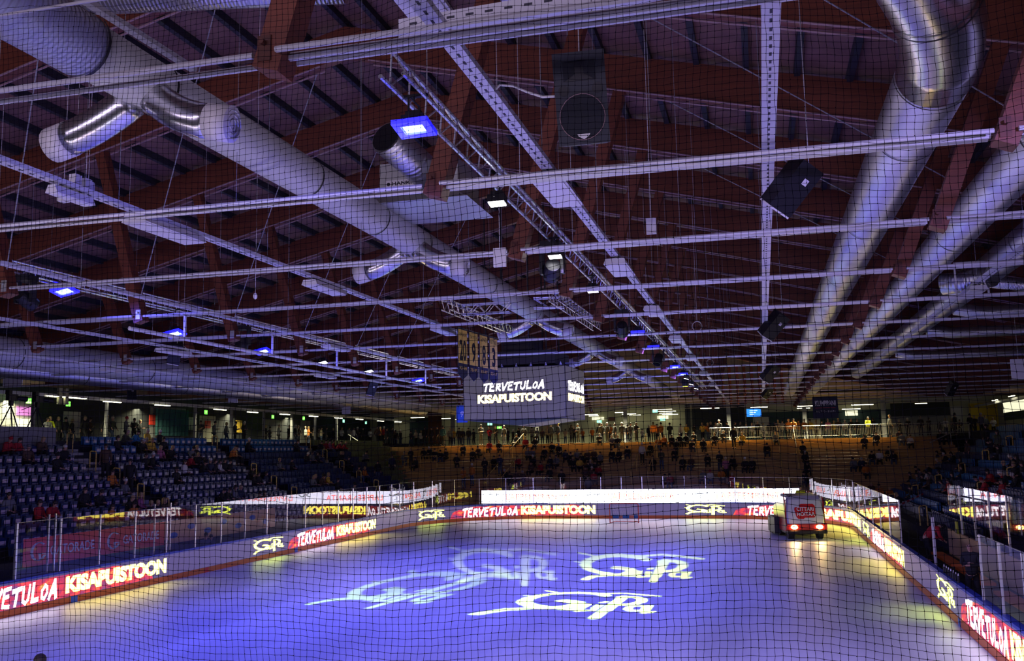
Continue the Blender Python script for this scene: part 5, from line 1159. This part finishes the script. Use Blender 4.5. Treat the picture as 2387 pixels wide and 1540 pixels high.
spk_back(408, 822, 26, 48, 'black loudspeaker below the left pipe, nearer one', .2); spk_back(867, 903, 40, 34, 'small black loudspeaker above the left stand', .2); spk_back(2218, 905, 50, 30, 'black speaker box above the right stand', .1); spk_back(308, 912, 40, 34, 'dark box hanging above the left concourse', 0)

# ------------------------------------------------------------------ ice resurfacer with driver
ZM = Matrix.Translation((1.68, 52.0, 0)) @ Matrix.Rotation(.16, 4, 'Z')
R = empty('ice_resurfacer', (1.68, 52.0, 0), 'red and white ice resurfacing machine with lit headlamps driving on the right', 'vehicle')
z = lambda x, y, zz: tuple(ZM @ Vector((x, y, zz)))
def zprism(mb, prof, x0, x1): mb.prism([z(x0, y, h) for y, h in prof], Vector(z(x1, 0, 0))-Vector(z(x0, 0, 0)))
mb = MB(); PF = [(-1.75, .55), (-1.62, 1.30), (-1.42, 1.98), (-1.15, 2.16), (.6, 2.2), (.6, .5)]; XS = [(-.92, .0), (-.86, 1.), (.86, 1.), (.92, .0)]; rows_ = []
for x_, f_ in XS: rows_.append([z(x_*(1 if h < 1.5 else .9), (y_ if f_ else y_+.10 if y_ < 0 else y_), h if f_ or h < 1 else h-.10) for y_, h in PF])
for A_, B_ in zip(rows_, rows_[1:]):
    for q_ in range(6): mb.quad(A_[q_], B_[q_], B_[(q_+1) % 6], A_[(q_+1) % 6])
mb.poly(rows_[0]); mb.poly(rows_[3][::-1]); child(R, mb, 'snow_tank', 'zam_white')
mb = MB(); zprism(mb, [(-1.77, .50), (-1.80, .75), (-1.70, .80), (.7, .80), (2.0, .8), (2.0, .4), (-1.6, .4)], -1.0, 1.0); child(R, mb, 'chassis', 'zam_red')
for s_ in (-1, 1):
    mb = MB(); zprism(mb, [(-1.55, .8), (-1.35, 1.85), (-1.15, 2.1), (1.9, 1.5), (1.9, .8)], s_*.93, s_*.98); child(R, mb, 'side_panel', 'zam_red')
mb = MB(); zprism(mb, [(-1.86, .30), (-1.9, .44), (-1.7, .5), (1.4, .4), (1.4, .3)], -.98, .98); child(R, mb, 'bumper', 'black')
for x in (-.72, .72):
    for y in (-1.2, 1.2):
        mb = MB(); mb.cyl(z(x-.14, y, .36), z(x+.14, y, .36), .36, 18); child(R, mb, 'wheel', 'rubber')
mb = MB(); mb.box((-1.25, .2, .15), (-.95, 2.2, 1.0), ZM); child(R, mb, 'board_brush', 'black')
mb = MB(); mb.box((-1.1, 1.9, .03), (1.1, 2.6, .5), ZM); child(R, mb, 'conditioner', 'black')
for x in (-.62, .62):
    mb = MB(); mb.prism([z(x+.17*math.cos(a*.524), -1.80, .63+.11*math.sin(a*.524)) for a in range(12)], Vector(z(0, -.05, 0))-Vector(z(0, 0, 0))); child(R, mb, 'headlamp', 'headlamp')
    lamp('SPOT', 'headlamp_light', z(x, -1.95, .63), 160, (1, .62, .22), z(x, -9, 0), spot_size=1.5, spot_blend=.8, shadow_soft_size=.05)
fr = lambda x, h: z(x, -1.768+.18*(h-.55)/.75-.012-(0 if h < 1.3 else 0)+(max(0, h-1.3)*.12), h)
mb = MB(); out = []
for cx_, cz_, rx_, a0 in ((.34, 1.42, .12, 0), (.34, 1.62, .12, 0)): pass
O_ = [(-.50, 1.60), (-.28, 1.62), (-.26, 1.72), (-.18, 1.76), (.40, 1.76), (.50, 1.66), (.50, 1.18), (.42, 1.08), (-.05, 1.08), (-.10, 1.02), (-.36, 1.02), (-.46, 1.12), (-.54, 1.50)]
def zs(x, h): return -1.75+(h-.55)*.1733 if h <= 1.30 else -1.62+(h-1.30)*.294
FRP = lambda x, h, o_: z(x, zs(x, h)-o_, h)
for k_ in range(len(O_)): a_, b_ = O_[k_], O_[(k_+1) % len(O_)]; mb.poly([FRP(0, 1.40, .012), FRP(b_[0], b_[1], .012), FRP(a_[0], a_[1], .012)])
child(R, mb, 'red_decal', 'zam_red')
mb = MB(); put2d(mb, text2d('CITTARI', bold=.02), lambda u, v: FRP(-.42+.84*u, 1.42+.19*v, .03)); put2d(mb, text2d('HOITAA', bold=.02), lambda u, v: FRP(-.42+.88*u, 1.17+.19*v, .03)); child(R, mb, 'lettering', 'white_paint')
mb = MB(); mb.tube([z(-.95, -1.5, 1.0), z(-.95, -1.3, 1.9), z(-.6, -1.2, 2.2)], .02, 5); mb.tube([z(.55, .7, 2.1), z(.55, .9, 2.6), z(-.2, .9, 2.6), z(-.2, .7, 2.1)], .02, 5); child(R, mb, 'guard_rail', 'black')
person(z(.35, 1.1, 1.3), .1, 'sit', 'H', 'h', 'k', label='driver in a bright yellow vest seated on the ice resurfacer', group='people by the ice')

# ------------------------------------------------------------------ left wall adverts, camera platform, concourse
def wall_ad(u0, u1, v, zlo, zhi, label, m, fn=None):
    x = -24.69; y0, y1 = at(u0, v, X=x).y, at(u1, v, X=x).y
    R = empty('wall_advert', (x, y0, zlo), label, 'advert banner', 'adverts on the front wall of the left stand')
    mb = MB(); mb.box((x, y0, zlo), (x+.02, y1, zhi)); child(R, mb, 'panel', m); fn and fn(R, x+.024, y0, y1, zlo, zhi)
def gat(R, x, y0, y1, z0, z1):
    mb = MB(); h = z1-z0; L = (y1-y0)/2
    for i in range(2):
        a = y0+L*i; put2d(mb, text2d('GATORADE', bold=.015), lambda u, v: (x, a+L*(.32+.58*u), z0+h*(.3+.36*v)))
        for q in ribbon(arc(.18, .5, .085, .32, 50, 330, 10), .035)+ribbon([(.26, .4), (.19, .42), (.2, .2)], .03): mb.poly([(x, a+L*yy, z0+h*zz) for yy, zz in q])
    child(R, mb, 'lettering', 'white_paint')
def tan_(R, x, y0, y1, z0, z1):
    mb = MB(); L = y1-y0
    for i in range(int(L/1.3)):
        cy_ = y0+.6+i*1.3; cz_ = z0+(z1-z0)*(.35+.3*(i % 2)); mb.poly([(x, cy_+.3*math.cos(a*.524), cz_+.13*math.sin(a*.524)) for a in range(12)])
    child(R, mb, 'blue_oval', 'ban_blue')['kind'] = 'stuff'
wall_ad(54, 382, 1275, 1.02, 1.98, 'red advert with pale lettering and bolt emblem behind the left glass', 'ban_red', gat)
wall_ad(384, 640, 1235, 1.02, 1.98, 'tan advert with blue ovals on the wall behind the left glass', 'ban_tan', tan_)
xP = -33.2; a, b = at(0, 993, X=xP), at(131, 996, X=xP)
R = empty('camera_platform', (xP, b.y, lz(9)), 'dark walled television platform at the left edge of the view', 'platform')
mb = MB(); mb.box((xP-1.4, a.y-6, lz(7)), (xP, b.y, (a.z+b.z)/2)); child(R, mb, 'wall', 'board_white' if 0 else 'wall_grey'); ztp = (a.z+b.z)/2
def tvcam(u, label):
    p = at(u, 990, X=xP-.6); c = Vector((xP-.6, p.y, ztp)); R = empty('television_camera', c, label, 'camera', 'television cameras on the platform')
    for k_ in range(3):
        a_ = k_*2.094; mb = MB(); mb.tube([c+Vector((0, 0, 1.0)), c+Vector((.42*math.cos(a_), .42*math.sin(a_), 0.0))], .03, 6); child(R, mb, 'tripod_leg', 'black')
    mb = MB(); mb.cbox(c+Vector((0, 0, 1.1)), (.16, .16, .24)); mb.tube([c+Vector((-.1, 0, 1.12)), c+Vector((-.6, -.35, .85))], .018, 5); child(R, mb, 'fluid_head', 'black')
    mb = MB(); mb.cbox(c+Vector((0, .05, 1.38)), (.2, .55, .3)); child(R, mb, 'camera_body', 'black')
    mb = MB(); mb.tube([c+Vector((.05, .3, 1.36)), c+Vector((.2, .75, 1.32))], [.1, .13], 12); child(R, mb, 'zoom_lens', 'black')
    mb = MB(); mb.cbox(c+Vector((-.05, -.1, 1.62)), (.22, .2, .2)); child(R, mb, 'viewfinder', 'black')
tvcam(23, 'black television camera on a tripod, nearest the left edge'); tvcam(85, 'black television camera on a tripod, right-hand one beside the column')
# left concourse walls, columns, beam, lamps
mb = MB(); mb.box((-43.3, LY0-10, 5.6), (-43, 100, 9.2)); struct(mb.build('wall_left', 'wall_dark'), 'dark back wall of the left concourse')
def on_left(name, u0, u1, v0, v1, m, label, cat, x=-42.98, kids=None, kind=None):   # flat thing on the back wall, from pixels
    a, b = at(u0, v0, X=x), at(u1, v1, X=x); mb = MB(); mb.box((x-.02, a.y, b.z), (x+.04, b.y, a.z)); o = mb.build(name, m)
    if kind: struct(o, label)
    else: tag(o, label, cat)
    return o
on_left('wall_left', -60, 72, 905, 1050, 'wall_white', 'pale wall section at the far left of the concourse', 'wall', kind=1)
on_left('wall_left', 350, 430, 947, 1050, 'wall_grey', 'grey wall section beside the teal curtain', 'wall', -42.97, kind=1)
d = on_left('door_1', 148, 185, 958, 1020, 'door_cream', 'cream door on the left concourse', 'door', -42.95, kind=1)
on_left('door_2', 465, 500, 968, 1050, 'door_cream', 'grey-cream doorway on the left concourse', 'door', -42.95, kind=1)
on_left('door_3', 618, 650, 977, 1050, 'wall_grey', 'grey door further along the left concourse', 'door', -42.95, kind=1)
on_left('door_4', 700, 722, 979, 1050, 'wall_grey', 'small grey door far along the left concourse', 'door', -42.95, kind=1)
on_left('notice', 440, 452, 972, 1002, 'wall_white', 'white notice beside the teal curtain', 'sign', -42.9); on_left('notice', 348, 361, 966, 990, 'ban_red', 'red and white poster left of the curtain', 'poster', -42.9)
on_left('mascot_poster', 550, 563, 979, 1008, 'j_yellow', 'tall yellow poster on the left concourse wall', 'poster', -42.9); on_left('poster', 478, 490, 980, 998, 'ban_red', 'round red poster on the door of the left concourse', 'poster', -42.85)
on_left('pink_screen', 39, 70, 947, 968, 'pink_screen', 'glowing pink screen behind the television cameras', 'screen', -42.9); on_left('lit_panel', 38, 72, 974, 995, 'sign_lit', 'glowing yellow panel below the pink screen', 'sign', -42.9)
mb = MB(); a, b = at(364, 952, X=-42.7), at(436, 1016, X=-42.7); n_ = 40
for i in range(n_):
    y0 = a.y+(b.y-a.y)*i/n_; y1 = a.y+(b.y-a.y)*(i+1)/n_; x0, x1 = -42.7+.09*math.sin(i*1.3), -42.7+.09*math.sin((i+1)*1.3); mb.quad((x0, y0, b.z), (x1, y1, b.z), (x1, y1, a.z), (x0, y0, a.z)); mb.quad((x0-.02, y0, b.z), (x0-.02, y0, a.z), (x1-.02, y1, a.z), (x1-.02, y1, b.z))
tag(mb.build('curtain', 'curtain'), 'long teal curtain on the left concourse', 'curtain')
ZB = 8.04; XB = -37.6
mb = MB(); mb.box((XB-.12, 36, ZB+.03), (XB+.12, 100, ZB+.22)); struct(mb.build('trim_3', 'steel_pale'), 'pale steel beam along the left concourse')
for i, u in enumerate((78, 248, 455, 540, 615, 680, 735, 785)):
    p = at(u, 960, X=XB); mb = MB(); mb.box((XB-.08, p.y-.08, 5.6), (XB+.08, p.y+.08, ZB+.03)); tag(mb.build('column', 'wall_grey'), 'slim pale column of the left concourse, %s from the left edge' % ordn(i), 'column', 'columns of the left concourse')
def tube_lamp(p, d, L, label, w_=.14, grp='fluorescent fittings'):
    p = Vector(p); d = Vector(d); R = empty('ceiling_light', p, label, 'ceiling light', grp); mb = MB(); mb.bar(p-d*L/2+Vector((0, 0, .05)), p+d*L/2+Vector((0, 0, .05)), w_, .05); child(R, mb, 'housing', 'white_paint')
    mb = MB(); mb.bar(p-d*L/2, p+d*L/2, w_*.8, .05); child(R, mb, 'tube', 'tube_warm')
for i, (u, v) in enumerate(((262, 936.5), (379, 944.5), (513, 954.5), (589, 960.5), (664, 965.5), (731, 970), (789, 974), (838, 977), (887, 981), (928, 983))):
    p = at(u, v, X=XB+.3); tube_lamp((XB+.3, p.y, p.z), (0, 1, 0), 1.5, 'glowing tube light under the left concourse beam, %s from the left' % ordn(i), .16, 'tube lights of the left concourse')
p = at(150, 926, X=XB); 
for dz in (0,): tube_lamp((XB+.2, p.y, p.z), (0, 1, 0), 3.0, 'long glowing tube light beside the first column at the far left', .12, 'tube lights of the left concourse')
mb = MB(); a = at(155, 905, X=XB+.2); mb.box((XB+.1, a.y-.6, a.z-.9), (XB+.25, a.y-.35, a.z)); mb.box((XB+.1, a.y-.1, a.z-.9), (XB+.25, a.y+.15, a.z)); tag(mb.build('timber_post', 'tube_warm' if 0 else 'wall_cream'), 'pair of short pale posts carrying the beam at the far left', 'post')
def exit_sign(p, m, label, nrm='x'):
    R = empty('exit_sign', p, label, 'exit sign', 'green exit signs'); mb = MB(); d_ = (.06, .34, .3) if nrm == 'x' else (.5, .06, .26); mb.cbox(p, d_); child(R, mb, 'box', m); mb = MB(); mb.cyl((p.x, p.y, p.z+.1), (p.x, p.y, 9.15), .012, 5); child(R, mb, 'suspension_rod', 'rail_steel')
    mb = MB(); mb.cbox(Vector(p)+(Vector((.035, -.02, 0)) if nrm == 'x' else Vector((0, -.035, 0))), (.01, .08, .18) if nrm == 'x' else (.1, .01, .16)); child(R, mb, 'running_figure', 'sign_lit')
for i, (u, v) in enumerate(((67, 934), (159, 941), (480, 960.5), (636, 971), (708, 974.5), (801, 981), (853, 984.5))):
    p = at(u, v, X=-41.5); exit_sign(p, 'exit_green' if i < 5 else 'exit_teal', 'green exit sign over the left concourse, %s from the left' % ordn(i))
# far concourse
YW = 99.5
mb = MB(); mb.box((-43, YW, TOPZ), (30, YW+.3, 9.2)); struct(mb.build('wall_back', 'wall_cream'), 'cream back wall of the far concourse')
def on_back(name, u0, u1, v0, v1, m, label, cat, y=YW-.05, kind=None, th=.05):
    a, b = at(u0, v0, Y=y), at(u1, v1, Y=y); mb = MB(); mb.box((a.x, y, b.z), (b.x, y+th, a.z)); o = mb.build(name, m)
    if kind: struct(o, label)
    else: tag(o, label, cat)
    return o
on_back('wall_back', 880, 918, 972, 1040, 'wall_teal', 'dark wall section left of the far concourse', 'wall', kind=1)
on_back('wall_back', 955, 998, 975, 1040, 'wall_teal', 'dark teal wall section of the far concourse', 'wall', kind=1)
on_back('wall_back', 998, 1030, 955, 1040, 'glulam_dark', 'brown wall section of the far concourse', 'wall', YW-.08, kind=1)
on_back('wall_back', 1596, 1612, 940, 1040, 'wall_dark', 'dark pier left of the glazed entrance', 'wall', YW-.2, kind=1)
on_back('wall_back', 1612, 1740, 940, 1040, 'wall_dark', 'dark glazed entrance wall', 'wall', YW-.1, kind=1)
on_back('wall_back', 1740, 2115, 962, 1040, 'wall_teal', 'dark teal wall on the right of the far concourse', 'wall', YW-.12, kind=1)
on_back('wall_back', 2075, 2215, 966, 1040, 'wall_grey', 'grey wall panel at the far right', 'wall', YW-.2, kind=1); on_back('wall_back', 2075, 2215, 940, 967, 'wall_dark', 'black band above the grey wall panel', 'wall', YW-.25, kind=1)
on_back('wall_back', 2215, 2250, 946, 1030, 'wall_white', 'white wall section at the far right', 'wall', YW-.3, kind=1); on_back('wall_back', 2258, 2330, 940, 1010, 'wall_yellow', 'bright yellow wall section at the far right', 'wall', YW-.4, kind=1)
on_back('door_5', 1880, 1915, 975, 1030, 'door_cream', 'cream doorway below the dark banner', 'door', YW-.3, kind=1); on_back('door_6', 1755, 1795, 972, 1010, 'door_cream', 'cream door below the blue screen', 'door', YW-.3, kind=1)
on_back('window_1', 1970, 2000, 957, 968, 'sign_lit', 'lit hatch sign at the right of the far concourse', 'window', YW-.35, kind=1)
R = on_back('display_screen', 1740, 1775, 953, 970, 'screen_blue', 'glowing blue display screen hanging at the far concourse', 'screen', 88, th=.1)
a, b = at(1747, 955, Y=87.98), at(1768, 967, Y=87.98); mb = MB()
for q_ in range(3): zz = a.z-(a.z-b.z)*(.1+q_*.35); mb.box((a.x, 87.97, zz-.06), (a.x+(b.x-a.x)*(.9-.2*q_), 87.99, zz)); 
c = mb.build('screen_text', 'screen_text', R); mb = MB(); mb.cyl((a.x+.5, 88.05, a.z), (a.x+.5, 88.05, 9.15), .02, 6); mb.build('suspension_rod', 'rail_steel', R)
for (u0, u1, v0, v1, m, lb) in ((1380, 1408, 972, 978, 'sign_lit', 'pale lit sign panel right of the cube'), (1418, 1434, 972, 980, 'glulam_dark', 'brown notice board right of the cube'), (1532, 1558, 969, 976, 'sign_lit', 'pale lit sign on the cream wall')):
    on_back('wall_sign', u0, u1, v0, v1, m, lb, 'sign', YW-.2)
for i, (u, v) in enumerate(((1142, 988), (1397, 982), (1527, 958), (1545, 977), (1164, 996))): exit_sign(at(u, v, Y=95), 'exit_teal' if i != 4 else 'exit_green', 'green exit sign over the far concourse, %s listed from the cube outwards' % ordn(i), 'y')
for i, (u, v, L) in enumerate(((936, 970, 1.5), (974, 973, 1.5), (928, 983, .8), (1043, 975, 1.3), (1063, 978, .8), (1378, 966, 1.4), (1384, 969, 1.0), (1445, 961, 1.0), (1466, 964.5, 1.5), (1480, 967, 1.2), (1544, 953.6, 1.8), (1555, 958.3, 1.7), (1552, 962.5, 1.3), (1562, 965.5, 1.6), (1642, 951.5, .7), (1661, 951, 1.2), (1760, 949, .8), (1779, 948.6, .8), (1880, 946, 1.6), (1873, 951, 1.2), (2010, 943, 1.9), (1984, 953, 1.7), (2147, 940, 1.0))):
    p = at(u, v, Z=8.3)
    if p.y > 99 or p.y < 84.5: p = at(u, v, Y=min(98, max(85, p.y)))
    tube_lamp(p, (1, 0, 0), L, 'glowing ceiling tube light of the far concourse, %s from the left' % ordn(i), .16, 'tube lights of the far concourse')
for i, x in enumerate((-31, -22, -13, -3, 4, 11)):
    mb = MB(); mb.box((x-.18, 93, TOPZ), (x+.18, 93.36, 9.2)); tag(mb.build('column', 'wall_grey'), 'grey square column of the far concourse, %s from the left' % ordn(i), 'column', 'columns of the far concourse')
# right concourse
XRB = mx(XB)
mb = MB(); mb.box((mx(-43), 30, 5.6), (mx(-43)+.3, 100, 9.2)); struct(mb.build('wall_right', 'wall_dark'), 'dark back wall of the right concourse')
mb = MB(); mb.box((XRB-.12, 36, ZB+.03), (XRB+.12, 100, ZB+.22)); struct(mb.build('trim_4', 'steel_pale'), 'pale steel beam along the right concourse')
for i, (u, v) in enumerate(((2254, 946.5), (2319, 932.5), (2358, 923))):
    p = at(u, v, X=XRB-.3); tube_lamp(p, (0, 1, 0), 1.5, 'glowing tube light under the right concourse beam, %s from the left' % ordn(i), .2, 'tube lights of the right concourse')
a, b = at(2337, 934, X=21.5), at(2387, 958, X=21.5)
R = empty('sign_board', a, 'large lit white and green sign board at the right edge', 'sign'); mb = MB(); mb.box((21.5, b.y-1, b.z+.1), (21.6, a.y, a.z-.2)); child(R, mb, 'panel', 'sign_lit'); mb = MB(); mb.box((21.49, b.y-1, b.z-.6), (21.6, a.y, b.z+.1)); child(R, mb, 'green_band', 'green_leaf')

# ------------------------------------------------------------------ right team bench
mb = MB(); mb.box((XR+.16, 22, -.02), (8.6, 42, .25)); struct(mb.build('floor_bench', 'concrete_dark'), 'raised floor of the team bench')
mb = MB(); mb.box((7.1, 22, .25), (7.2, 42, 1.25)); struct(mb.build('wall_bench', 'bench_wall'), 'cream wall behind the team bench')
for i in range(8):
    y = 22.5+i*2.4; R = empty('glass_panel', (7.15, y, 1.25), 'glass panel behind the right team bench', 'glass panel', 'glass behind the team bench')
    mb = MB(); mb.quad((7.15, y+.04, 1.25), (7.15, y+2.36, 1.25), (7.15, y+2.36, 3.05), (7.15, y+.04, 3.05)); child(R, mb, 'pane', 'rink_glass'); mb = MB(); mb.box((7.12, y-.03, 1.25), (7.18, y+.03, 3.08)); child(R, mb, 'post', 'alu')
for i, (y0, y1) in enumerate(((24.8, 28.3), (29.8, 33.5), (34.2, 38.0))):
    R = empty('team_bench', (5.9, y0, .25), 'orange topped players bench, %s from the camera' % ordn(i), 'bench', 'orange players benches'); mb = MB(); mb.box((5.8, y0, .66), (6.2, y1, .74)); child(R, mb, 'seat', 'bench_orange')
    for y in (y0+.2, y1-.2): mb = MB(); mb.box((5.85, y-.04, .25), (6.15, y+.04, .66)); child(R, mb, 'leg', 'black')
for i in range(7):
    y = 27.2+i*.33; mb = MB(); mb.cyl((XR+.07, y, 1.07), (XR+.07, y, 1.25), .035, 10); o = tag(mb.build('water_bottle', 'black'), 'black water bottle with a white cap on the boards, %s from the camera' % ordn(i), 'bottle', 'water bottles on the team bench boards')
    mb = MB(); mb.cyl((XR+.07, y, 1.25), (XR+.07, y, 1.31), .02, 8, .01); c = mb.build('cap', 'white_paint', o)
a = at(2226, 1212, X=7.0); R = empty('hanging_bib', a, 'yellow-green bib hanging on the wall behind the team bench', 'bib'); mb = MB(); mb.prism([(7.02, a.y-.16, a.z-.05), (7.02, a.y+.16, a.z-.05), (7.02, a.y+.2, a.z-.5), (7.02, a.y-.2, a.z-.5)], (.05, 0, 0)); child(R, mb, 'cloth', 'jersey_green')
mb = MB(); mb.box((7.0, a.y-.14, a.z-.48), (7.015, a.y+.14, a.z-.33)); child(R, mb, 'dark_panel', 'black')
mb = MB(); a = at(2174, 1205, X=XR+.5); mb.box((XR+.45, a.y-.04, .25), (XR+.53, a.y+.04, a.z)); tag(mb.build('bench_post', 'white_paint'), 'white post standing in the right team bench', 'post')
a, b = at(2096, 1177, X=5.2), at(2151, 1151, X=6.6); R = empty('barrier_tape', a, 'red and white striped bar sloping up beside the team bench', 'barrier')
for i in range(10):
    mb = MB(); mb.bar(a+(b-a)*(i/10), a+(b-a)*((i+1)/10), .04, .06); child(R, mb, 'stripe', 'mark_red' if i % 2 else 'white_paint')
# small bits on the roof services
for i, (u, v, Z_) in enumerate(((176, 418, 8.3), (200, 428, 8.3), (206, 434, 8.3), (148, 460, 8.1))):
    p = at(u, v, Z=Z_); mb = MB(); mb.cbox(p, (.10, .12, .12)); mb.cyl(p, (p.x, p.y, ztop(p.x)-.03), .004, 4); tag(mb.build('junction_box', 'white_paint'), 'small white junction box on the left tray, %s from the left edge' % ordn([1, 2, 3, 0][i]), 'junction box', 'white junction boxes')
for i, (u, v, Y_) in enumerate(((1625, 760, 27), (1655, 845, 45), (427, 815, 26), (880, 892, 40))):
    p = at(u, v, Y=Y_); r = 11/FPX*(p-EYE).length*(1 if i % 3 == 0 else .7); mb = MB(); mb.tube([p+Vector((r*math.cos(a*.45), 0, r*math.sin(a*.45))) for a in range(15)], .012, 5)
    mb.cyl(p+Vector((0, 0, r)), (p.x, p.y, ztop(p.x)-.03), .005, 4); tag(mb.build('cable_coil', 'cable_white'), 'coil of pale cable hanging %s' % ['right of the far struts', 'low at the far centre right', 'beside the near left loudspeaker', 'above the left stand by the small loudspeaker'][i], 'cable', 'coils of cable')
p = at(595, 690, Y=14); mb = MB(); mb.ball(p, .035, 10, 8, (1, 1, 1.6)); mb.cyl(p, (p.x, p.y, ztop(p.x)-.03), .004, 4); tag(mb.build('hanging_bulb', 'white_paint'), 'small white bulb-like weight on a wire, left of centre', 'weight')
for i, (u, v, Y_, w_, h_) in enumerate(((30, 885, 34, 1.0, .5), (543, 928, 45, .55, .5), (807, 956, 58, .6, .5), (2375, 860, 36, .5, .7), (1518, 527, 16, .17, .28), (1165, 600, 14, .2, .3))):
    p = at(u, v, Y=Y_); mb = MB(); mb.cbox(p, (w_, .05, h_)); mb.cyl(p, (p.x, p.y, ztop(p.x)-.03), .006, 4); tag(mb.build('hanging_sign', 'white_paint'), 'small white panel hanging %s' % ['at the left edge over the concourse', 'over the left stand', 'over the far left of the stand', 'at the right edge under the roof', 'under the right roof near the struts', 'near the second wash light'][i], 'sign', 'white panels hung in the roof')
# ------------------------------------------------------------------ protective net in front of the camera
mb = MB(); c_ = .0415; X0, X1, Z0, Z1 = -6.1, 2.6, 1.1, 7.95; nx, nz = int((X1-X0)/c_), int((Z1-Z0)/c_)
def npt(i, k):
    x, zz = X0+i*c_, Z0+k*c_; s1 = math.sin(x*1.7+zz*.9); s2 = math.sin(x*3.1-zz*1.3+1)
    return (x+.018*math.sin(zz*1.9+x*.8)+.004*math.sin(k*1.1+i*.3), 5.45+.05*s1+.03*s2, zz+.035*math.sin(x*1.5+zz*.5)+.02*math.sin(x*4.1+zz*2)+.003*math.sin(i*1.7+k))
for i in range(nx+1): mb.tube([npt(i, k) for k in range(0, nz+1, 2)], .0014, 3, False)
for k in range(nz+1): mb.tube([npt(i, k) for i in range(0, nx+1, 2)], .0014, 3, False)
for i in range(nx+1):
    for k in range(nz+1):
        x, y, zz = npt(i, k); q = .0034; b = len(mb.v); mb.v += [(x-q, y-.001, zz), (x, y-.001, zz-q), (x+q, y-.001, zz), (x, y-.001, zz+q), (x, y-.003, zz)]
        for a_ in ((0, 1, 4), (1, 2, 4), (2, 3, 4), (3, 0, 4)): mb.f.append(tuple(b+t for t in a_)); mb.m.append(0)
mb.uv = {}
o = mb.build('protective_net', 'netting'); tag(o, 'dark square-mesh safety net hanging across the whole view', 'net')
mb = MB(); mb.tube([(X0, 5.45, Z1+.02), (X1, 5.45, Z1+.02)], .012, 6); o2 = mb.build('top_cable', 'steel_rod', o)
